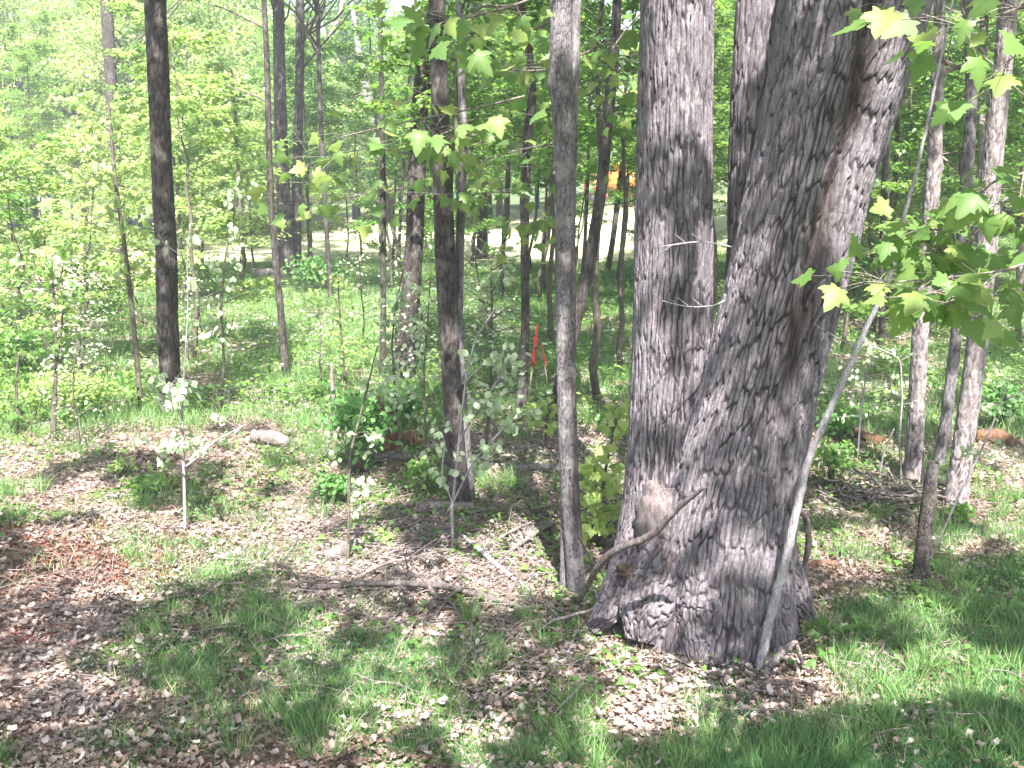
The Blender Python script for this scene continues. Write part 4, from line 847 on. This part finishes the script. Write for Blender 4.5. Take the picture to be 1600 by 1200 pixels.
sapling('white_leaf_sapling', 'leaning whip with small white leaves crossing the broad pale trunk', [(1448, 880, 3), (1500, 770, 3), (1540, 690, 3), (1560, 640, 2), (1575, 600, 2)], 'pole', 'pale', 70, .05, OVAL, blen=.25, start=.5)
sapling('dry_whip', 'two toned bare whip beside the brush pile', [(1372, 757, 3), (1380, 710, 3), (1397, 670, 2)], 'pole', 'pale', 8, .03, OVAL, blen=.08)

# bush round the stump, ferns, and shrubs
def bush(name, label, u, v, w, h, n, leaf, mat, tmpl=OVAL, cat='shrub', flat=.5, parts=False):
    b = G(u, v); s = b.y/FPX; t = thing(name, label, cat, tuple(b)); W = w*s/2; H = h*s; mb = MB(); pos = []
    for k in range(14):
        a = rng.uniform(0, 6.28); e = np.array([b.x+math.cos(a)*W*rng.uniform(.2, .95), b.y+math.sin(a)*W*.6, b.z+H*rng.uniform(.4, 1)]); mb.tube(wig((b.x+rng.normal(0, .04), b.y, b.z-.03), e, 6, .08), np.linspace(.006, .002, 6), 4); pos.append(e)
    link('stem', mb.mesh('stem', M['stem']), t)
    d = rdir(n); r = rng.random(n)**.45; i = rng.integers(0, 14, n); p = np.array([b.x, b.y, b.z+H*.5])+d*r[:, None]*[W, W*.7, H*.52]
    p = p*.6+(np.array(pos)[i]+rng.normal(0, .16*W+.02, (n, 3)))*.4; p[:, 2] = np.maximum(p[:, 2], b.z+.02)
    nr = rng.normal(0, .4, (n, 3))+[-.15, -.45, 1.*flat+.3]; tip = rng.normal(0, 1, (n, 3)); tip[:, 2] -= .4
    link('foliage', cloud_mesh('foliage', M[mat], p, tip, nr, rng.uniform(.7, 1.2, n)*leaf, tmpl), t)
bush('round_leaf_bush', 'dense bush of round dark green leaves left of the rotten stump', 560, 738, 160, 150, 480, .085, 'shrub')
bush('round_leaf_bush', 'rounded leafy clump behind the rotten stump under the curved trunk', 628, 668, 130, 80, 280, .085, 'shrub')
bush('low_shrub', 'dark shaded shrub at the foot of the close pair of trunks', 500, 455, 130, 60, 700, .10, 'shrub')
bush('low_shrub', 'shaded shrub behind the crooked trunk at the right edge', 1570, 670, 90, 80, 420, .07, 'shrub')
bush('low_shrub', 'leafy low shrub right of the oak beside the leaning pole', 1300, 760, 100, 90, 300, .06, 'maple')
bush('low_shrub', 'green low shrub between the oak and the mossy log', 1310, 690, 90, 60, 240, .06, 'shrub')
bush('low_shrub', 'bright leafy clump at the foot of the slim wavy trunk', 460, 400, 70, 60, 500, .10, 'bright')
bush('leafy_clump', 'small green leafy clump at the foot of the broad pale trunk', 1500, 820, 60, 40, 90, .06, 'maple')
bush('leafy_clump', 'green clump right behind the spotted grey trunk', 950, 680, 60, 45, 140, .06, 'shrub')
bush('leafy_clump', 'low clump of bright maple seedlings above the reddish soil', 230, 770, 110, 35, 90, .07, 'maple', MAPLE_S)
bush('leafy_clump', 'patch of pale seedlings left of the thin chunk of log', 185, 745, 60, 30, 50, .06, 'bright', MAPLE_S)
bush('leafy_clump', 'leafy clump between the stump and the centre trunk', 665, 770, 90, 70, 160, .06, 'maple', MAPLE_S)
bush('leafy_clump', 'clump of seedlings below the green bush', 520, 790, 90, 60, 180, .06, 'shrub', OVAL)
bush('leafy_clump', 'pale low leaves beside the pale slender sapling foot', 600, 850, 70, 25, 60, .05, 'bright', OVAL)
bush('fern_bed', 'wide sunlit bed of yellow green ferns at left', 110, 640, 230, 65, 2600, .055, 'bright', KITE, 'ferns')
bush('fern_bed', 'smaller leafy bed at the left edge above the ferns', 30, 590, 130, 90, 900, .07, 'maple', MAPLE_S, 'ferns')
bush('low_shrub', 'pale leafy undergrowth left of the curving dark sapling', 150, 520, 180, 90, 900, .075, 'maple', OVAL)
bush('low_shrub', 'leafy undergrowth between the left trunk and the wavy trunk', 330, 470, 140, 70, 700, .08, 'maple', OVAL)
bush('low_shrub', 'sunlit pale undergrowth at the far left beside bare ground', 60, 450, 120, 70, 800, .09, 'bright', OVAL)

# ------------------------------------------------------------------ near maple sprays: every leaf is a part
ML = [mesh_np('leaf', MAPLE_L[0]*[1, 1, s], [MAPLE_L[1]], M['near'], {'tint': np.full(len(MAPLE_L[0]), q)}) for q, s in ((.1, 1), (.3, 2.6), (.55, .6), (.75, 1.9), (.95, -1.2), (.4, 3.2), (.2, -.4))]
def spray(label, twigs, Y, n, leaf, jit=.16, group=None, yj=.25, name='maple_branch'):
    """twigs: lists of (u,v,w) photo points"""
    p0 = P(*twigs[0][0][:2], Y); t = thing(name, label, 'branch', tuple(p0)); mb = MB(); lines = []
    for tw in twigs:
        q = [[*P(b[0], b[1], Y+rng.normal(0, yj*.3)), b[2]/2*Y/FPX] for b in tw]; S, _ = smooth_path(q, 16); mb.tube(S[:, :3], S[:, 3], 6); lines.append(S[4:, :3])
    for i in range(n):
        ln = lines[rng.integers(len(lines))]; p = ln[rng.integers(len(ln))]; off = rng.normal(0, jit, 3)*[1, 1.3, .42]; off[2] -= .015
        w = p+off; mb.tube([tuple(p), tuple((p+w)/2+[0, 0, .012]), tuple(w)], [.0016, .0012, .001], 3, cap=False)
        d = off/np.linalg.norm(off)*.7+rng.normal(0, .35, 3); d[2] -= .55; nr = rng.normal(0, .35, 3)+np.array([-.1, -.55, .75])
        Yv = Vector(d).normalized(); X = Yv.cross(Vector(nr)).normalized(); Z = X.cross(Yv); m = Matrix((X, Yv, Z)).transposed().to_4x4()
        o = bpy.data.objects.new('leaf', random.choice(ML)); scene.collection.objects.link(o); o.parent = t
        o.matrix_local = Matrix.Translation(Vector(w)-t.location) @ m @ Matrix.Scale(leaf*rng.uniform(.65, 1.15), 4)
    link('twig', mb.mesh('twig', M['twig']), t)
spray('maple spray with large leaves crossing the right trunks, lower tier', [[(1640, 400, 5), (1560, 425, 4), (1470, 435, 3), (1400, 440, 2), (1370, 445, 2)], [(1560, 425, 3), (1520, 460, 2), (1470, 475, 1)]], 3.3, 62, .096, .11)
spray('maple spray with large leaves right of the oak, middle tier', [[(1640, 330, 5), (1540, 350, 4), (1450, 360, 3), (1390, 350, 2)], [(1540, 350, 3), (1500, 385, 2), (1440, 395, 1)]], 3.7, 66, .096, .12)
spray('maple spray at the right edge just above the middle tier', [[(1660, 250, 5), (1600, 270, 4), (1550, 285, 3), (1535, 300, 2)], [(1600, 270, 3), (1590, 330, 2)]], 3.4, 34, .096, .11)
spray('blurred maple spray in the top right corner', [[(1660, -20, 5), (1600, 10, 4), (1540, 30, 3), (1500, 40, 2)], [(1640, 60, 3), (1580, 90, 2), (1560, 130, 1)]], 3.2, 40, .10, .15)
spray('maple spray hanging over the top of the centre trunks', [[(900, -30, 4), (800, 10, 4), (720, 30, 3), (665, 50, 2)], [(740, 25, 3), (730, 60, 2), (690, 75, 1)]], 5.4, 30, .11, .18)
spray('broad maple spray across the centre trunks at mid height', [[(820, 150, 3), (740, 170, 3), (660, 185, 3), (590, 200, 2), (530, 215, 2)], [(660, 185, 2), (680, 215, 2), (690, 235, 1)]], 5.6, 40, .11, .2)
spray('yellow green maple spray left of the curved trunk', [[(640, 240, 3), (580, 230, 2), (530, 240, 2), (480, 285, 1)]], 6.0, 14, .11, .22)
spray('few small leaves dangling before the oak top', [[(1400, -30, 2), (1385, -5, 2), (1375, 15, 1)]], 4.2, 5, .08, .04)
spray('leafy maple twig just right of the kinked trunk top', [[(960, 60, 3), (900, 90, 3), (850, 110, 2), (800, 110, 1)]], 7.6, 50, .12, .3)
spray('leafy twig with round clump in front of the field', [[(880, 340, 2), (850, 345, 2), (800, 350, 1)], [(850, 345, 1), (835, 395, 1)]], 9.0, 36, .11, .2)
spray('maple spray behind the slim grey trunk with light leaves', [[(900, 220, 3), (830, 230, 3), (770, 245, 2), (740, 260, 1)], [(800, 300, 2), (760, 300, 2), (720, 310, 1)]], 8.2, 60, .12, .3)
spray('maple spray hanging between the spotted grey trunk and the oak', [[(1000, 20, 3), (960, 70, 2), (935, 120, 2), (920, 170, 1)]], 8.8, 60, .12, .3)
spray('green maple spray at lower left of the curved trunk', [[(660, 290, 3), (590, 300, 2), (530, 310, 2), (500, 330, 1)]], 7.5, 26, .11, .25)
px_tube('hanging_twig', 'bare pale twig entering from the right edge below the maple leaves', 'twig', [(1640, 285, 5), (1590, 300, 4), (1550, 322, 4), (1512, 337, 3)], 'pole', Y=3.5, n=20, seg=6)

# ------------------------------------------------------------------ ground cover
def in_view(x, y, m=60):
    u, v, d = proj(x, y, terr(x, y)); return (u > -m) & (u < 1600+m) & (v < 1200+m) & (d > 1)
def gsample(n, y0, y1, pw=1.):
    y = y0+(y1-y0)*rng.random(n)**pw; x = (rng.random(n)*2-1)*(.58*y+.3); return x, y
def off_trunk(x, y):
    k = np.ones(len(x), bool)
    b = G(1120, 985); k &= ((x-b.x)/.42)**2+((y-b.y-.15)/.42)**2 > 1; b = G(1010, 940); k &= ((x-b.x)/.26)**2+((y-b.y-.25)/.3)**2 > 1
    return k
BL = (np.array([[-.5, 0, 0], [.5, 0, 0], [-.42, .5, .02], [.42, .5, .02], [0, 1, .16]]), np.array([[0, 1, 3], [0, 3, 2], [2, 3, 4]]))
def blades(name, label, n, y0, y1, hmin, hmax, width, mat, thr, pw=1., tuft=0, dens=None, tilt=.35, cat='grass', tint=None):
    if tuft:
        k = n//tuft; cx, cy = gsample(k, y0, y1, pw); g = (dens or (lambda a, b: gread(GRNG, a, b)))(cx, cy); m = nn(cx, cy, 1.3, 41) < g*1.5-thr; cx, cy = cx[m], cy[m]
        hs = np.repeat(rng.uniform(.55, 1.15, len(cx)), tuft); a = rng.uniform(0, 6.28, len(hs)); r = rng.random(len(hs))*.05
        x = np.repeat(cx, tuft)+np.cos(a)*r; y = np.repeat(cy, tuft)+np.sin(a)*r; lean = np.stack([np.cos(a), np.sin(a)], -1)*rng.uniform(.1, .75, len(hs))[:, None]
    else:
        x, y = gsample(n, y0, y1, pw); g = (dens or (lambda a, b: gread(GRNG, a, b)))(x, y); m = rng.random(n) < np.clip(sstep(-.35, .5, g*1.35-nn(x, y, 1.8, 43)*.75-thr), 0, 1); x, y = x[m], y[m]
        hs = rng.uniform(.6, 1.1, len(x))*(.6+.7*nn(x, y, 2.5, 45)); lean = rng.normal(0, tilt, (len(x), 2))
    m = off_trunk(x, y) & in_view(x, y) & ~((y > 23) & (x < -9.5-.8*nn(x, y, .5, 9))); x, y, hs, lean = x[m], y[m], hs[m], lean[m]; n = len(x)
    z = terr(x, y)-.004; h = hs*rng.uniform(hmin, hmax, n); tip = np.concatenate([lean, np.ones((n, 1))], 1); tip /= np.linalg.norm(tip, axis=1)[:, None]
    a = rng.uniform(0, 6.28, n); nrm = np.stack([np.cos(a), np.sin(a), 0*a], -1); nrm = nrm-tip*(nrm*tip).sum(1)[:, None]; nrm /= np.linalg.norm(nrm, axis=1)[:, None]
    X = np.cross(tip, nrm); T0, F0 = BL; w = width*rng.uniform(.7, 1.2, n)
    curve = rng.uniform(.0, 2.0, n)
    V = np.stack([x, y, z], -1)[:, None]+w[:, None, None]*T0[None, :, 0:1]*X[:, None]+h[:, None, None]*(T0[None, :, 1:2]*tip[:, None]+(T0[None, :, 2:3]*curve[:, None, None])*nrm[:, None])
    V[:, 4, 2] -= h*.1*curve
    F = (F0[None]+(np.arange(n)*5)[:, None, None]).reshape(-1, 3); tt = rng.random(n) if tint is None else np.clip(tint(x, y)+rng.normal(0, .2, n), 0, 1)
    o = link(name, mesh_np(name, V.reshape(-1, 3), [F], M[mat], {'tint': np.repeat(tt, 5)}), kind='stuff'); return tag(o, label, cat)
blades('lawn_grass', 'fine deep green grass at the bottom and lower right', 260000, 4.3, 10, .06, .15, .0045, 'lawn', .44, 1.25, tint=lambda x, y: .2+.6*nn(x, y, 1.2, 5))
blades('woodland_grass', 'loose green grass scattered among the leaf litter', 80000, 4.4, 12, .08, .18, .005, 'grass', .26, 1.1)
blades('grass_tufts', 'taller arching grass tufts in the foreground', 60000, 4.4, 11.5, .12, .27, .005, 'grass', .36, 1.0, tuft=38)
blades('far_grass', 'sunny grass in the glade behind the trunks', 230000, 10.5, 34, .12, .30, .009, 'grass', .12, 1.0)
blades('dry_grass', 'straw coloured dry grass blades', 26000, 4.4, 11, .06, .2, .0035, 'straw', .1, 1., tilt=.9)
def cover(name, label, n, y0, y1, leaf, mat, tmpl, thr, hgt=.1, clump=14, pw=1., cat='ground cover'):
    k = n//clump; cx, cy = gsample(k, y0, y1, pw); g = gread(GRNG, cx, cy); m = nn(cx, cy, .9, 61) < g*1.5-thr; cx, cy = cx[m], cy[m]
    hc = np.repeat(rng.uniform(.4, 1.3, len(cx)), clump); n = len(hc); x = np.repeat(cx, clump)+rng.normal(0, .07, n); y = np.repeat(cy, clump)+rng.normal(0, .07, n)
    m = off_trunk(x, y) & in_view(x, y) & ~((y > 23) & (x < -9.5-.8*nn(x, y, .5, 9)) & (rng.random(n) < .8)); x, y, hc = x[m], y[m], hc[m]; n = len(x)
    z = terr(x, y)+hgt*hc*rng.random(n); nr = rng.normal(0, .35, (n, 3))+[0, -.1, 1]; tip = rng.normal(0, 1, (n, 3)); tip[:, 2] = -.1
    o = link(name, cloud_mesh(name, M[mat], np.stack([x, y, z], -1), tip, nr, leaf*rng.uniform(.6, 1.2, n), tmpl), kind='stuff'); tag(o, label, cat)
cover('seedlings', 'low broad leaved seedlings over the forest floor', 26000, 6.2, 14, .04, 'maple', OVAL, .2, .13)
cover('undergrowth', 'green leafy undergrowth in the glade', 30000, 11, 30, .08, 'maple', OVAL, .05, .35)
cover('sunny_undergrowth', 'pale sunlit herbs in the glade', 18000, 11, 32, .075, 'bright', OVAL, .2, .3)
cover('maple_seedlings', 'tiny maple seedlings scattered in the foreground', 8000, 5.2, 12, .06, 'maple', MAPLE_S, .05, .10, 5)

# fallen leaves: the 300 nearest are pieces of the floor, the rest one mass
def litter():
    x, y = gsample(190000, 4.3, 13, 1.25); g = gread(GRNG, x, y); m = (rng.random(len(x)) < (1.15-g*1.0)*(.45+.75*nn(x, y, 2.2, 81))) & off_trunk(x, y) & in_view(x, y); x, y = x[m], y[m]; n = len(x)
    rust = np.exp(-((x+3.5)/.9)**2-((y-7.1)/.42)**2)
    z = terr(x, y)+.012+.02*rng.random(n); nr = rng.normal(0, .5, (n, 3))+[0, 0, 1]; tip = rng.normal(0, 1, (n, 3)); tip[:, 2] *= .3
    sz = .010+.05*rng.random(n)**2.6; tint = np.clip(rng.beta(1.3, 1.9, n)+(nn(x, y, 1.1, 83)-.5)*.4, 0, 1); tint = np.where(rust > rng.random(n)*.9, tint*.25, tint)
    u, v, d = proj(x, y, z); on = (u > 20) & (u < 1580) & (v < 1180); score = sz/d*on; order = np.argsort(-score); big = order[:300]; rest = order[300:]
    sz[big] = np.maximum(sz[big], .042)
    V, F, t = cloud(np.stack([x, y, z], -1)[rest], tip[rest], nr[rest], sz[rest], DEAD, tint[rest])
    o = link('leaf_litter', mesh_np('leaf_litter', V, [F], M['dead'], {'tint': t}), floor, kind='stuff')
    # leaves and bark crumbs drifted against the foot of the oak
    k = 5200; a = rng.uniform(np.pi*.9, np.pi*2.1, k); bx, by = G(1110, 985)[:2]; rr = .40+abs(rng.normal(0, .12, k)); ex = bx-.06+np.cos(a)*rr*1.45; ey = by+.2+np.sin(a)*rr*1.02
    V, F, t = cloud(np.stack([ex, ey, terr(ex, ey)+.01+.07*rng.random(k)*np.exp(-((rr-.4)/.12)**2)], -1), rng.normal(0, 1, (k, 3))*[1, 1, .4], rng.normal(0, .6, (k, 3))+[0, 0, 1], rng.uniform(.01, .045, k), DEAD, rng.beta(1.2, 2.4, k))
    link('drifted_litter', mesh_np('drifted_litter', V, [F], M['dead'], {'tint': t}), floor, kind='stuff')
    ms = [mesh_np('fallen_leaf', DEAD[0]*[1, 1, s], [DEAD[1]], M['dead'], {'tint': np.full(7, q)}) for q, s in ((.1, 1), (.35, 1.6), (.5, .6), (.65, 1.2), (.8, 1), (.95, 1.4))]
    for i in big:
        Yv = Vector(tip[i]).normalized(); X = Yv.cross(Vector(nr[i])).normalized(); Z = X.cross(Yv); mm = Matrix((X, Yv, Z)).transposed().to_4x4()
        ob = bpy.data.objects.new('fallen_leaf', random.choice(ms)); scene.collection.objects.link(ob); ob.parent = floor
        ob.matrix_local = Matrix.Translation((x[i], y[i], z[i]+.01)) @ mm @ Matrix.Scale(sz[i], 4)
    x, y = gsample(26000, 12, 26, 1.1); g = gread(GRNG, x, y); m = (rng.random(len(x)) < 1.0-g*.9) & in_view(x, y); x, y = x[m], y[m]; n = len(x)
    V, F, t = cloud(np.stack([x, y, terr(x, y)+.02], -1), rng.normal(0, 1, (n, 3))*[1, 1, .1], rng.normal(0, .3, (n, 3))+[0, 0, 1], rng.uniform(.06, .12, n), KITE, rng.beta(2, 1.5, n))
    link('distant_leaf_litter', mesh_np('distant_leaf_litter', V, [F], M['dead'], {'tint': t}), floor, kind='stuff')
    mb = MB(); mid = G(680, 880)
    for kk in range(3400):
        y = 4.6+8*random.random(); x = random.uniform(-.56, .56)*y
        if kk > 2400: x, y = random.gauss(mid.x, 1.0), random.gauss(mid.y, .8)
        if y < 4.5: continue
        if not off_trunk(np.array([x]), np.array([y]))[0]: continue
        a = random.uniform(0, 6.28); L = random.choice([.06, .1, .18, .3]); z0 = tz(x, y)+.02; dx, dy = math.cos(a)*L, math.sin(a)*L
        mb.tube(wig((x-dx, y-dy, tz(x-dx, y-dy)+.02), (x+dx, y+dy, tz(x+dx, y+dy)+.03+random.random()*.06), 5, .08), [random.uniform(.0015, .005)]*5, 3, cap=False, a=random.random())
    link('fallen_twigs', mb.mesh('fallen_twigs', M['twig']), floor, kind='stuff')
    # crumbs of red rotten wood on the soil at left
    n = 9000; uu = rng.normal(60, 90, n); vv = rng.normal(880, 42, n); pts = []
    x = -3.4+rng.normal(0, .55, n); y = 7.1+rng.normal(0, .32, n); keep = nn(x, y, 3, 71) > .35; x, y = x[keep], y[keep]; n = len(x)
    V, F, t = cloud(np.stack([x, y, terr(x, y)+.012], -1), rng.normal(0, 1, (n, 3)), rng.normal(0, .5, (n, 3))+[0, 0, 1], rng.uniform(.012, .03, n), KITE)
    link('red_wood_crumbs', mesh_np('red_wood_crumbs', V, [F], M['red'], {'tint': t}), floor, kind='stuff')
litter()

# thin spring haze: one closed box round the camera and everything built
def haze():
    V = [(x, y, z) for x in (-130, 130) for y in (-40, 150) for z in (-9, 26)]; F = [[0, 1, 3, 2], [4, 6, 7, 5], [0, 4, 5, 1], [2, 3, 7, 6], [0, 2, 6, 4], [1, 5, 7, 3]]
    m, nt, N, L = newmat('haze_air'); v = N('ShaderNodeVolumePrincipled'); v.inputs['Density'].default_value = HAZE; v.inputs['Color'].default_value = (.90, .96, 1, 1); v.inputs['Anisotropy'].default_value = .3
    o = N('ShaderNodeOutputMaterial'); L(v.outputs[0], o.inputs['Volume'])
    h = link('haze', mesh_np('haze', V, [F], m), kind='stuff'); tag(h, 'thin bright haze hanging in the air among the far trees', 'haze')
HAZE = .0028
haze()
